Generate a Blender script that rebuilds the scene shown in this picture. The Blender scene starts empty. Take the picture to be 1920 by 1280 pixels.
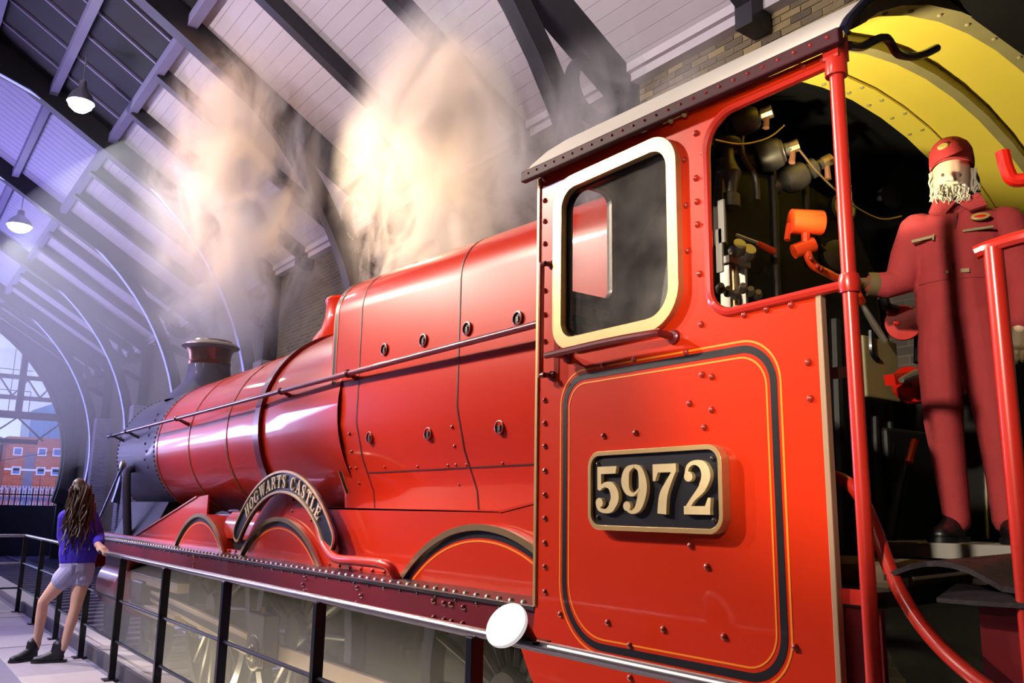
import bpy, math, random
from math import sin, cos, pi, radians, sqrt, atan2, hypot
from mathutils import Vector, Matrix, geometry
random.seed(7)
SC = bpy.context.scene
COL = SC.collection

# ------------------------------------------------------------------ camera
FPX = 1600.0
EYE = Vector((0, 0, 1.5))
CX = Vector((0.59853857, 0.80090828, 0.01724855))      # image right, in the world
CDN = Vector((-0.14668133, 0.130735, -0.98050648))     # image down
CF = Vector((-0.78755074, 0.5843409, 0.19572823))      # forward
cam_d = bpy.data.cameras.new('camera')
cam_d.sensor_width = 36.0
cam_d.lens = FPX / 1920 * 36
cam_d.clip_end = 500
cam = bpy.data.objects.new('camera', cam_d)
COL.objects.link(cam)
Mx = Matrix((CX, -CDN, -CF)).transposed().to_4x4()
Mx.translation = EYE
cam.matrix_world = Mx
SC.camera = cam


def P(px, py, X=None, Y=None, Z=None):
    """a point measured on a known plane of the place"""
    d = CX * (px - 960) + CDN * (py - 640) + CF * FPX
    if Y is not None:
        s = (Y - EYE.y) / d.y
    elif X is not None:
        s = (X - EYE.x) / d.x
    else:
        s = (Z - EYE.z) / d.z
    return EYE + d * s


# ------------------------------------------------------------------ world, lights, exposure
SC.view_settings.view_transform = 'Standard'
SC.view_settings.look = 'None'
SC.view_settings.exposure = 0.45
SC.view_settings.gamma = 1.0
SC.view_settings.use_curve_mapping = False
w = bpy.data.worlds.new('sky')
SC.world = w
w.use_nodes = True
nt = w.node_tree
bg = nt.nodes['Background']
tcw = nt.nodes.new('ShaderNodeTexCoord')
sep = nt.nodes.new('ShaderNodeSeparateXYZ')
rmp = nt.nodes.new('ShaderNodeValToRGB')
rmp.color_ramp.elements[0].position = 0.0
rmp.color_ramp.elements[0].color = (0.62, 0.72, 1.0, 1)
rmp.color_ramp.elements[1].position = 0.35
rmp.color_ramp.elements[1].color = (0.16, 0.18, 0.75, 1)
nt.links.new(tcw.outputs['Generated'], sep.inputs[0])
nt.links.new(sep.outputs['Z'], rmp.inputs[0])
nt.links.new(rmp.outputs[0], bg.inputs[0])
bg.inputs[1].default_value = 1.15


def aim(o, to):
    d = Vector(to) - o.location
    o.rotation_euler = d.to_track_quat('-Z', 'Y').to_euler()


def spot(name, loc, to, power, color, angle=50, blend=0.6, radius=0.15):
    l = bpy.data.lights.new(name, 'SPOT')
    l.energy = power
    l.color = color
    l.spot_size = radians(angle)
    l.spot_blend = blend
    l.shadow_soft_size = radius
    o = bpy.data.objects.new(name, l)
    COL.objects.link(o)
    o.location = loc
    aim(o, to)
    return o


def area(name, loc, to, power, color, sx=2.0, sy=2.0):
    l = bpy.data.lights.new(name, 'AREA')
    l.shape = 'RECTANGLE'
    l.size = sx
    l.size_y = sy
    l.energy = power
    l.color = color
    o = bpy.data.objects.new(name, l)
    COL.objects.link(o)
    o.location = loc
    aim(o, to)
    return o


WARM = (1.0, 0.82, 0.62)
AMBER = (1.0, 0.53, 0.20)
VIOLET = (0.35, 0.22, 1.0)
COOL = (0.62, 0.62, 1.0)
spot('key_spotlight', (-10.0, -3.0, 7.0), (-2.6, 2.4, 1.9), 3400, (1.0, 0.84, 0.66), 44, 0.7, 0.12)
spot('front_spotlight', (-15.0, -2.8, 7.2), (-7.4, 2.8, 2.0), 2900, (1.0, 0.84, 0.7), 46, 0.7, 0.12)
spot('violet_spotlight_a', (-3.5, -3.0, 7.4), (-5.4, 2.4, 0.8), 1700, VIOLET, 18, 0.9, 0.1)
spot('violet_spotlight_b', (-16.0, -2.0, 7.0), (-11.5, 2.9, 1.3), 800, VIOLET, 45, 0.8, 0.1)
area('hall_fill_near', (-4.5, -5.5, 8.2), (-4.0, 2.4, 1.5), 90, (1.0, 0.88, 0.8), 3, 1)  # unseen soft fill added for the cab side
area('hall_fill_mid', (-12, -4.5, 7.8), (-10.0, 2.4, 1.0), 130, (0.75, 0.62, 1.0), 1.5, 0.6)  # unseen violet-tinted fill added for the boiler side
spot('visitor_fill_spot', (-8.6, -3.6, 6.4), (-9.7, 1.5, 0.4), 1700, (0.9, 0.86, 1.0), 30, 0.6, 0.2)  # unseen spot added to brighten the visitor at the railing
area('hall_wash_a', (-22, -2.0, 3.6), (-20, 3.0, 9.0), 450, (0.56, 0.48, 1.0), 3, 3)
area('hall_wash_b', (-30, -1.0, 3.2), (-29, 3.0, 8.6), 560, (0.42, 0.40, 1.0), 3, 3)
spot('roof_uplight_a', (-4.2, -2.6, 5.6), (-4.0, 4.6, 7.3), 900, (1.0, 0.90, 0.92), 75, 0.8, 0.12)
spot('roof_uplight_b', (-5.4, -2.6, 5.6), (-6.5, 4.6, 7.3), 900, (1.0, 0.90, 0.92), 75, 0.8, 0.12)
spot('roof_uplight_c', (-6.3, -2.6, 5.6), (-9.0, 4.6, 7.3), 900, (1.0, 0.90, 0.92), 75, 0.8, 0.12)
spot('roof_uplight_d', (-13.0, -2.6, 5.6), (-13.5, 4.6, 7.3), 1000, (0.95, 0.84, 0.95), 85, 0.8, 0.12)
area('pit_light', (-6.2, 2.36, -0.25), (-6.2, 3.2, 0.9), 85, (1.0, 0.86, 0.55), 7.0, 0.2)
spot('steam_spot_valve', (-4.6, 0.8, 8.6), (-7.2, 4.2, 4.5), 2000, AMBER, 30, 0.9, 0.1)
spot('steam_spot_valve_low', (-3.6, -2.4, 5.0), (-7.2, 4.2, 4.45), 3600, AMBER, 15, 0.9, 0.08)
spot('steam_spot_chimney', (-9.0, 0.4, 8.8), (-12.9, 4.0, 6.2), 2200, AMBER, 40, 0.9, 0.1)
spot('steam_spot_chimney_low', (-8.4, -3.0, 5.4), (-12.5, 4.0, 5.7), 4600, AMBER, 21, 0.9, 0.08)
spot('firebox_spotlight', (-9.3, 4.4, 5.9), (-5.0, 3.0, 3.2), 420, (1.0, 0.72, 0.42), 60, 0.8, 0.15)
spot('cab_lamp', (-2.05, 2.62, 2.5), (-1.72, 3.75, 3.6), 130, (1.0, 0.88, 0.58), 62, 0.5, 0.03)
spot('cab_front_lamp', (-0.7, -1.6, 3.2), (-1.65, 3.6, 2.0), 800, (1.0, 0.84, 0.68), 28, 0.7, 0.08)
spot('cab_fill_spot', (0.4, -1.2, 2.3), (-2.25, 3.3, 2.85), 190, (1.0, 0.9, 0.75), 15, 0.5, 0.06)  # unseen fill added, aimed through the cut-out at the cab fittings
sun = bpy.data.lights.new('low_sun', 'SUN')
sun.energy = 1.6
sun.color = (0.85, 0.8, 1.0)
sun_o = bpy.data.objects.new('low_sun', sun)
COL.objects.link(sun_o)
sun_o.rotation_euler = Vector((-0.85, 0.25, -0.45)).to_track_quat('-Z', 'Y').to_euler()

# ------------------------------------------------------------------ materials
MATS = {}


def rgb(h):
    c = [int(h[i:i + 2], 16) / 255 for i in (0, 2, 4)]
    return tuple(v / 12.92 if v <= 0.04045 else ((v + 0.055) / 1.055) ** 2.4 for v in c) + (1,)


def mat(name, hexc, rough=0.5, metal=0.0, coat=0.0, var=0.12, scale=6.0, bump=0.0, bscale=60.0, emit=None, spec=0.5, stretch=None):
    if name in MATS:
        return MATS[name]
    m = bpy.data.materials.new(name)
    m.use_nodes = True
    n = m.node_tree
    b = n.nodes['Principled BSDF']
    c = rgb(hexc)
    b.inputs['Roughness'].default_value = rough
    b.inputs['Metallic'].default_value = metal
    b.inputs['Coat Weight'].default_value = coat
    b.inputs['Coat Roughness'].default_value = 0.06
    b.inputs['Specular IOR Level'].default_value = spec
    tc = n.nodes.new('ShaderNodeTexCoord')
    mp = n.nodes.new('ShaderNodeMapping')
    n.links.new(tc.outputs['Object'], mp.inputs[0])
    if stretch:
        mp.inputs['Scale'].default_value = stretch
    nz = n.nodes.new('ShaderNodeTexNoise')
    nz.inputs['Scale'].default_value = scale
    nz.inputs['Detail'].default_value = 5
    n.links.new(mp.outputs[0], nz.inputs[0])
    mx = n.nodes.new('ShaderNodeMix')
    mx.data_type = 'RGBA'
    mx.inputs[6].default_value = tuple(v * (1 - var) for v in c[:3]) + (1,)
    mx.inputs[7].default_value = tuple(min(1, v * (1 + var)) for v in c[:3]) + (1,)
    n.links.new(nz.outputs[0], mx.inputs[0])
    n.links.new(mx.outputs[2], b.inputs['Base Color'])
    if bump:
        nb = n.nodes.new('ShaderNodeTexNoise')
        nb.inputs['Scale'].default_value = bscale
        nb.inputs['Detail'].default_value = 4
        n.links.new(mp.outputs[0], nb.inputs[0])
        bp = n.nodes.new('ShaderNodeBump')
        bp.inputs['Strength'].default_value = bump
        bp.inputs['Distance'].default_value = 0.01
        n.links.new(nb.outputs[0], bp.inputs['Height'])
        n.links.new(bp.outputs[0], b.inputs['Normal'])
    if emit:
        b.inputs['Emission Color'].default_value = rgb(emit[0])
        b.inputs['Emission Strength'].default_value = emit[1]
    MATS[name] = m
    return m


RED = mat('red_paint', 'C82D0A', 0.34, 0, 0.55, 0.06, 2.5, spec=0.2)
MAROON = mat('maroon_paint', '6E1A20', 0.34, 0, 0.4, 0.1, 3)
RIVR = mat('rivet_red', 'A22A18', 0.3, 0, 0.6, 0.06, 8)
POST = mat('post_red_paint', 'B5281C', 0.3, 0, 0.7, 0.08, 8)
SMOKE = mat('smokebox_grey', '606068', 0.55, 0.1, 0.1, 0.12, 4, 0.05, 40)
BLACK = mat('black_paint', '0D0D11', 0.35, 0, 0.2, 0.2, 5)
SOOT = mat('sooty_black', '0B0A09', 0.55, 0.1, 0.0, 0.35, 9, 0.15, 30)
GUNM = mat('oily_steel', '4B4640', 0.42, 0.75, 0, 0.3, 12, 0.1, 60)
BRIGHT = mat('bright_steel', 'A79E90', 0.35, 0.7, 0, 0.15, 10)
DECK = mat('footplate_steel', '4A4345', 0.3, 0.45, 0.1, 0.3, 7, 0.1, 30)
BRASS = mat('brass', 'C9A878', 0.3, 0.85, 0, 0.1, 10)
PALEB = mat('pale_brass', 'CFAE78', 0.34, 0.55, 0, 0.08, 10)
COPPER = mat('copper', '8A5A3C', 0.3, 0.9, 0, 0.15, 6)
PLATE = mat('plate_black', '15151F', 0.35, 0.0, 0.3, 0.15, 30)
ORANGE = mat('orange_lining', 'F58A1E', 0.4, 0, 0.3, 0.04, 10)
LINEB = mat('lining_black', '17181C', 0.35, 0, 0.4, 0.08, 10)
WHITEP = mat('roof_white', 'E4DED6', 0.5, 0, 0, 0.06, 3)
CREAM = mat('cab_cream', 'E3CB4E', 0.32, 0, 0.25, 0.05, 4, 0.03, 150)
BEIGE = mat('cab_beige', '8B8054', 0.5, 0, 0, 0.2, 6)
SIGNAL = mat('signal_orange', 'E2441A', 0.3, 0, 0.6, 0.06, 10)
SIGRED = mat('signal_red', 'D02010', 0.3, 0, 0.6, 0.06, 10)
WOODEDGE = mat('worn_edge', 'A08468', 0.6, 0.1, 0, 0.3, 20, stretch=(1, 1, .1))
GREYP = mat('grey_board', '8E8B84', 0.7, 0, 0, 0.1, 14)
PAPER = mat('pale_card', 'C9C4B4', 0.6, 0, 0, 0.1, 8)
DIALW = mat('dial_face', 'A89F60', 0.4, 0, 0.2, 0.1, 8)
TAN = mat('dusty_rod', '8F7F66', 0.45, 0.5, 0, 0.2, 6, 0.05, 30)
RAILM = mat('railing_steel', '14141C', 0.35, 0.4, 0.2, 0.15, 8)
HANDR = mat('handrail_steel', 'B9B2B4', 0.25, 0.9, 0, 0.08, 10)
DISC = mat('disc_white_glow', 'F4F2F4', 0.4, 0, 0, 0.02, 4, emit=('FFFFFF', 0.35))  # faint emission brightens the sign disc, which is no lamp
GLASSB = None


def glass_mat(name, tint, alpha, rough=0.05):
    m = bpy.data.materials.new(name)
    m.use_nodes = True
    n = m.node_tree
    out = n.nodes['Material Output']
    n.nodes.remove(n.nodes['Principled BSDF'])
    tr = n.nodes.new('ShaderNodeBsdfTransparent')
    gl = n.nodes.new('ShaderNodeBsdfGlossy')
    gl.inputs['Roughness'].default_value = rough
    df = n.nodes.new('ShaderNodeBsdfDiffuse')
    df.inputs[0].default_value = rgb(tint)
    nz = n.nodes.new('ShaderNodeTexNoise')
    tc = n.nodes.new('ShaderNodeTexCoord')
    nz.inputs['Scale'].default_value = 7
    nz.inputs['Detail'].default_value = 6
    n.links.new(tc.outputs['Object'], nz.inputs[0])
    mr = n.nodes.new('ShaderNodeMapRange')
    mr.inputs[1].default_value = 0.35
    mr.inputs[2].default_value = 0.75
    mr.inputs[3].default_value = alpha * 0.5
    mr.inputs[4].default_value = alpha * 1.5
    n.links.new(nz.outputs[0], mr.inputs[0])
    m1 = n.nodes.new('ShaderNodeMixShader')
    n.links.new(mr.outputs[0], m1.inputs[0])
    n.links.new(tr.outputs[0], m1.inputs[1])
    n.links.new(df.outputs[0], m1.inputs[2])
    lw = n.nodes.new('ShaderNodeLayerWeight')
    pw_ = n.nodes.new('ShaderNodeMath')
    pw_.operation = 'POWER'
    pw_.inputs[1].default_value = 5.0
    n.links.new(lw.outputs['Facing'], pw_.inputs[0])
    fr = n.nodes.new('ShaderNodeMath')
    fr.operation = 'MULTIPLY_ADD'
    fr.inputs[1].default_value = 0.6
    fr.inputs[2].default_value = 0.03
    n.links.new(pw_.outputs[0], fr.inputs[0])
    m2 = n.nodes.new('ShaderNodeMixShader')
    n.links.new(fr.outputs[0], m2.inputs[0])
    n.links.new(m1.outputs[0], m2.inputs[1])
    n.links.new(gl.outputs[0], m2.inputs[2])
    n.links.new(m2.outputs[0], out.inputs[0])
    return m


DUSTY_LIT = glass_mat('dusty_lit_glass', 'B9B4B0', 0.10)  # dust veil also stands in for the lit grey cab inside
CLEAR = glass_mat('clear_glass', 'A0A8C0', 0.05)

# ------------------------------------------------------------------ mesh builder
WM = {}


class MB:
    def __init__(s):
        s.v = []
        s.f = []

    def add(s, vs, fs):
        o = len(s.v)
        s.v += [tuple(p) for p in vs]
        s.f += [tuple(i + o for i in f) for f in fs]
        return s

    def box(s, x0, x1, y0, y1, z0, z1):
        vs = [(x, y, z) for x in (x0, x1) for y in (y0, y1) for z in (z0, z1)]
        return s.add(vs, [(0, 1, 3, 2), (4, 6, 7, 5), (0, 4, 5, 1), (2, 3, 7, 6), (0, 2, 6, 4), (1, 5, 7, 3)])

    def bar(s, a, b, wd, dp, up=(0, 0, 1)):
        """rectangular bar from a to b, wd across, dp along 'up'"""
        a, b = Vector(a), Vector(b)
        t = (b - a).normalized()
        u = Vector(up)
        u = (u - t * u.dot(t)).normalized()
        r = t.cross(u)
        vs = []
        for p in (a, b):
            for i, j in ((-1, -1), (1, -1), (1, 1), (-1, 1)):
                vs.append(p + r * (i * wd / 2) + u * (j * dp / 2))
        return s.add(vs, [(3, 2, 1, 0), (4, 5, 6, 7), (0, 1, 5, 4), (1, 2, 6, 5), (2, 3, 7, 6), (3, 0, 4, 7)])

    def tube(s, pts, r, n=10, cap=True, closed=False):
        pts = [Vector(p) for p in pts]
        m = len(pts)
        rs = r if isinstance(r, (list, tuple)) else [r] * m
        ref = None
        rings = []
        for i, p in enumerate(pts):
            if closed:
                t = pts[(i + 1) % m] - pts[i - 1]
            else:
                t = pts[min(i + 1, m - 1)] - pts[max(i - 1, 0)]
            t.normalize()
            if ref is None:
                ref = Vector((0, 0, 1)) if abs(t.z) < 0.9 else Vector((1, 0, 0))
            u = (ref - t * ref.dot(t)).normalized()
            ref = u
            k = t.cross(u)
            rings.append([p + (u * cos(2 * pi * j / n) + k * sin(2 * pi * j / n)) * rs[i] for j in range(n)])
        vs = [q for rg in rings for q in rg]
        fs = []
        for i in range(m if closed else m - 1):
            a, b = i * n, ((i + 1) % m) * n
            for j in range(n):
                k = (j + 1) % n
                fs.append((a + j, a + k, b + k, b + j))
        if cap and not closed:
            fs.append(tuple(range(n - 1, -1, -1)))
            fs.append(tuple(range((m - 1) * n, m * n)))
        return s.add(vs, fs)

    def lathe(s, prof, c, axis='z', n=24, cap=True):
        """prof: (radius, height) pairs about an axis through c"""
        c = Vector(c)
        if isinstance(axis, str):
            ax = {'x': Vector((1, 0, 0)), 'y': Vector((0, 1, 0)), 'z': Vector((0, 0, 1))}[axis]
        else:
            ax = Vector(axis).normalized()
        u = Vector((0, 0, 1)) if abs(ax.z) < 0.9 else Vector((1, 0, 0))
        u = (u - ax * u.dot(ax)).normalized()
        k = ax.cross(u)
        vs = []
        for r, h in prof:
            for j in range(n):
                a = 2 * pi * j / n
                vs.append(c + ax * h + (u * cos(a) + k * sin(a)) * r)
        fs = []
        for i in range(len(prof) - 1):
            for j in range(n):
                q = (j + 1) % n
                fs.append((i * n + j, i * n + q, (i + 1) * n + q, (i + 1) * n + j))
        if cap:
            fs.append(tuple(range(n - 1, -1, -1)))
            fs.append(tuple(range((len(prof) - 1) * n, len(prof) * n)))
        return s.add(vs, fs)

    def plate(s, outer, holes, d0, d1, plane='xz'):
        """flat sheet with holes; outline in xz (thickness along y), yz (along x) or xy (along z)"""
        def put(a, b, d):
            return (a, d, b) if plane == 'xz' else ((d, a, b) if plane == 'yz' else (a, b, d))
        loops = [outer] + list(holes)
        tri = geometry.tessellate_polygon([[Vector((a, b, 0)) for a, b in L] for L in loops])
        flat = [p for L in loops for p in L]
        N = len(flat)
        vs = [put(a, b, d0) for a, b in flat] + [put(a, b, d1) for a, b in flat]
        fs = [tuple(t) for t in tri] + [tuple(i + N for i in reversed(t)) for t in tri]
        o = 0
        for L in loops:
            m = len(L)
            for i in range(m):
                j = (i + 1) % m
                fs.append((o + i, o + j, o + j + N, o + i + N))
            o += m
        return s.add(vs, fs)

    def loft(s, rings, closed=True, cap=False):
        n = len(rings[0])
        vs = [p for r in rings for p in r]
        fs = []
        for i in range(len(rings) - 1):
            for j in range(n if closed else n - 1):
                k = (j + 1) % n
                fs.append((i * n + j, i * n + k, (i + 1) * n + k, (i + 1) * n + j))
        if cap:
            fs.append(tuple(range(n - 1, -1, -1)))
            fs.append(tuple(range((len(rings) - 1) * n, len(rings) * n)))
        return s.add(vs, fs)

    def mesh(s, name, m, smooth=35):
        me = bpy.data.meshes.new(name)
        me.from_pydata(s.v, [], s.f)
        me.validate()
        import bmesh
        bm = bmesh.new()
        bm.from_mesh(me)
        bmesh.ops.recalc_face_normals(bm, faces=bm.faces)
        bm.to_mesh(me)
        bm.free()
        if m:
            me.materials.append(m)
        if smooth:
            me.polygons.foreach_set('use_smooth', [True] * len(me.polygons))
            me.set_sharp_from_angle(angle=radians(smooth))
        return me

    def build(s, name, m, parent=None, smooth=35, bevel=0):
        o = link(name, s.mesh(name, m, smooth), parent)
        if bevel:
            b = o.modifiers.new('bevel', 'BEVEL')
            b.width = bevel
            b.segments = 2
            b.limit_method = 'ANGLE'
        return o


def link(name, me, parent=None, mw=None):
    o = bpy.data.objects.new(name, me)
    COL.objects.link(o)
    mw = mw or Matrix.Identity(4)
    if parent:
        o.parent = parent
        o.matrix_parent_inverse = WM[parent.name].inverted()
    o.matrix_basis = mw
    WM[o.name] = mw
    return o


def thing(name, loc, label=None, cat=None, group=None, kind=None, rz=0):
    o = bpy.data.objects.new(name, None)
    COL.objects.link(o)
    mw = Matrix.Translation(Vector(loc)) @ Matrix.Rotation(rz, 4, 'Z')
    o.matrix_basis = mw
    WM[o.name] = mw
    o.empty_display_size = 0.1
    return tag(o, label, cat, group, kind)


def tag(o, label=None, cat=None, group=None, kind=None):
    for k, v in (('label', label), ('category', cat), ('group', group), ('kind', kind)):
        if v:
            o[k] = v
    return o


def lab(o, label):
    o['label'] = label
    return o


def arc(cx, cz, r, a0, a1, n=24, rz=None):
    return [(cx + r * cos(a0 + (a1 - a0) * i / n), cz + (rz or r) * sin(a0 + (a1 - a0) * i / n)) for i in range(n + 1)]


def rrect(x0, x1, z0, z1, r, n=8):
    rs = r if isinstance(r, (list, tuple)) else [r] * 4       # br, tr, tl, bl
    o = []
    for (cx, cz, a, q) in ((x1 - rs[0], z0 + rs[0], -pi / 2, rs[0]), (x1 - rs[1], z1 - rs[1], 0, rs[1]),
                           (x0 + rs[2], z1 - rs[2], pi / 2, rs[2]), (x0 + rs[3], z0 + rs[3], pi, rs[3])):
        o += [(cx + q * cos(a + pi / 2 * i / n), cz + q * sin(a + pi / 2 * i / n)) for i in range(n + 1)]
    return o


def spline(pts, n=8, closed=False):
    pts = [Vector(p) for p in pts]
    m = len(pts)
    out = []
    for i in range(m if closed else m - 1):
        g = (lambda k: pts[k % m]) if closed else (lambda k: pts[max(0, min(m - 1, k))])
        p0, p1, p2, p3 = g(i - 1), g(i), g(i + 1), g(i + 2)
        for k in range(n):
            t = k / n
            out.append(0.5 * ((2 * p1) + (p2 - p0) * t + (2 * p0 - 5 * p1 + 4 * p2 - p3) * t * t + (3 * p1 - p0 - 3 * p2 + p3) * t ** 3))
    if not closed:
        out.append(pts[-1])
    return out


def dome_mesh(name, r, h, m, n=10):
    return MB().lathe([(r, 0), (r * .88, h * .45), (r * .55, h * .85), (r * .12, h)], (0, 0, 0), 'z', n).mesh(name, m, 60)


def place(name, me, parent, loc, axis=(0, -1, 0), spin=0):
    q = Vector(axis).to_track_quat('Z', 'Y').to_matrix().to_4x4()
    return link(name, me, parent, Matrix.Translation(Vector(loc)) @ q @ Matrix.Rotation(spin, 4, 'Z'))


# ------------------------------------------------------------------ the station shed
def brick_mat(name, c1, c2, cm, scale=1.0):
    m = bpy.data.materials.new(name)
    m.use_nodes = True
    n = m.node_tree
    b = n.nodes['Principled BSDF']
    b.inputs['Roughness'].default_value = 0.8
    tc = n.nodes.new('ShaderNodeTexCoord')
    sp = n.nodes.new('ShaderNodeSeparateXYZ')
    cb = n.nodes.new('ShaderNodeCombineXYZ')
    ad = n.nodes.new('ShaderNodeMath')
    n.links.new(tc.outputs['Object'], sp.inputs[0])
    n.links.new(sp.outputs['X'], ad.inputs[0])
    n.links.new(sp.outputs['Y'], ad.inputs[1])
    n.links.new(ad.outputs[0], cb.inputs[0])
    n.links.new(sp.outputs['Z'], cb.inputs[1])
    br = n.nodes.new('ShaderNodeTexBrick')
    br.inputs['Color1'].default_value = rgb(c1)
    br.inputs['Color2'].default_value = rgb(c2)
    br.inputs['Mortar'].default_value = rgb(cm)
    br.inputs['Scale'].default_value = scale
    br.inputs['Brick Width'].default_value = 0.225
    br.inputs['Row Height'].default_value = 0.075
    br.inputs['Mortar Size'].default_value = 0.006
    n.links.new(cb.outputs[0], br.inputs[0])
    n.links.new(br.outputs[0], b.inputs['Base Color'])
    bp = n.nodes.new('ShaderNodeBump')
    bp.inputs['Strength'].default_value = 0.5
    bp.inputs['Distance'].default_value = 0.01
    bp.invert = True
    n.links.new(br.outputs['Fac'], bp.inputs['Height'])
    n.links.new(bp.outputs[0], b.inputs['Normal'])
    return m


WALLB = brick_mat('wall_brick', '5E5440', '4A4234', '6E6650')
ENDB = brick_mat('pillar_brick', '8A8492', '726C7C', '9C98A4')
OUTB = brick_mat('outside_brick', 'B5624E', '9E5444', 'A87868', 0.3)
BRICKM = [mat('brick_%d' % i, h, 0.8, 0, 0, 0.2, 30, 0.3, 80) for i, h in enumerate(('7A6A48', '665840', '8A7850', '584C38'))]
MORTAR = mat('mortar', '9A8C68', 0.9, 0, 0, 0.2, 40)
TARMAC = mat('tarmac', '77738A', 0.75, 0, 0, 0.15, 14, 0.2, 200)
SLAB = [mat('slab_%d' % i, h, 0.75, 0, 0, 0.1, 10, 0.15, 90) for i, h in enumerate(('A7A0A6', '9C95A0', 'B2AAAC'))]
BOARDM = mat('ceiling_board', 'B9B0B4', 0.6, 0, 0, 0.05, 5, stretch=(.1, 1, 1))
PANELM = mat('roof_panel', '9A96B4', 0.5, 0, 0, 0.08, 5)
DKPANEL = mat('dark_panel', '08080A', 0.7, 0, 0, 0.3, 3)
TRUSSM = mat('truss_iron', '2C2A30', 0.5, 0.2, 0, 0.2, 6)
PURLM = mat('purlin_paint', '7F7A9C', 0.5, 0, 0, 0.08, 6)
LEDM = mat('led_rope', '9FA8FF', 0.5, emit=('8E90FF', 1.1))
LAMPE = mat('lamp_lens', 'FFFFFF', 0.5, emit=('F4FFF0', 30.0))
ALUM = mat('lamp_alloy', 'A9A9B2', 0.35, 0.8)
BALLAST = mat('ballast', '3B3540', 0.9, 0, 0, 0.5, 18, 0.8, 40)
SLEEPM = mat('sleeper_wood', '746C80', 0.85, 0, 0, 0.2, 12, 0.3, 30)
KERBM = mat('kerb_stone', 'B8B0AE', 0.7, 0, 0, 0.12, 9, 0.1, 60)
KICK = mat('kick_plate', '4A4652', 0.6, 0, 0, 0.15, 6)
DUSK = mat('dark_earth', '15131C', 0.95, 0, 0, 0.4, 1.5)

WY, WZ, SL = 6.5, 6.38, 0.6            # right wall plane, its top, roof slope
X0, X1 = -37.2, 6.5
RID = -1.5
def roofz(y):
    return WZ + SL * (WY - y) if y > RID else WZ + SL * (WY - RID) - SL * (RID - y)
TR = [-1.0, -6.5, -12.0, -17.1, -22.2, -27.3, -32.3, -37.0]

# floor: sunken track bed and raised platform
o = MB().box(X0 - 2, X1, 2.3, WY, -0.75, -0.55).build('floor', BALLAST)
tag(o, 'dark ballast of the sunken track bed', kind='structure')
o = MB().box(X0, X1, -9.6, 2.0, -0.75, 0.0).build('floor', TARMAC)
tag(o, 'grey tarmac platform beside the railing', kind='structure')
plat = o
x = -19.0
i = 0
while x < -5.5:
    L = 0.92
    MB().box(x + .006, x + L - .006, 1.28, 1.925, -0.02, 0.008 + 0.003 * (i % 3)).build('paving_slab', SLAB[i % 3], plat, 0, 0.004)
    x += L
    i += 1
kerb = MB().box(X0, X1, 2.02, 2.34, -0.6, 0.10).build('trim_1', KERBM, None, 0, 0.01)
tag(kerb, 'pale stone coping along the platform edge', kind='structure')
kk = MB().box(-14.3, X1, 1.985, 2.02, 0.0, 0.13).build('trim_2', KICK, None, 0)
tag(kk, 'dark kick plate under the railing', kind='structure')

# right-hand brick wall with its own bricks where they can be told apart
wall = MB().box(X0, X1, WY, WY + 0.3, -0.75, WZ + 0.05).build('wall_right', WALLB, None, 0)
tag(wall, 'brown brick wall behind the engine', kind='structure')
back = MB().box(-6.62, -3.2, WY - 0.012, WY, 5.48, 6.3).build('mortar_bed', MORTAR, wall, 0)
bme = [MB().box(-.107, .107, -.012, .0, -.032, .032).mesh('brick', m, 0) for m in BRICKM]
hme = [MB().box(-.05, .05, -.012, .0, -.032, .032).mesh('brick_half', m, 0) for m in BRICKM]
row = 0
z = 5.52
while z < 6.28:
    xx = -6.5 + (0.1125 if row % 2 else 0)
    while xx < -3.3:
        dy = random.uniform(-.004, .002)
        link('brick', random.choice(bme), wall, Matrix.Translation((xx, WY - 0.012 + dy, z)))
        xx += 0.225
    z += 0.076
    row += 1
tr3 = MB().box(X0, X1, WY - .16, WY, 6.30, 6.44).box(X0, X1, WY - .22, WY - .1, 6.40, 6.50).build('trim_3', BOARDM, None, 0)
tag(tr3, 'white cornice board at the top of the brick wall', kind='structure')
# near wall and end wall, closed for the light
o = MB().box(X0, X1, -9.8, -9.5, -0.75, roofz(-9.5)).build('wall_left', WALLB, None, 0)
tag(o, kind='structure')
o = MB().plate([(-9.8, -.75), (WY + .3, -.75), (WY + .3, WZ), (RID, roofz(RID)), (-9.8, roofz(-9.8))], [], X1, X1 + .3, 'yz').build('wall_rear', WALLB, None, 0)
tag(o, kind='structure')

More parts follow.
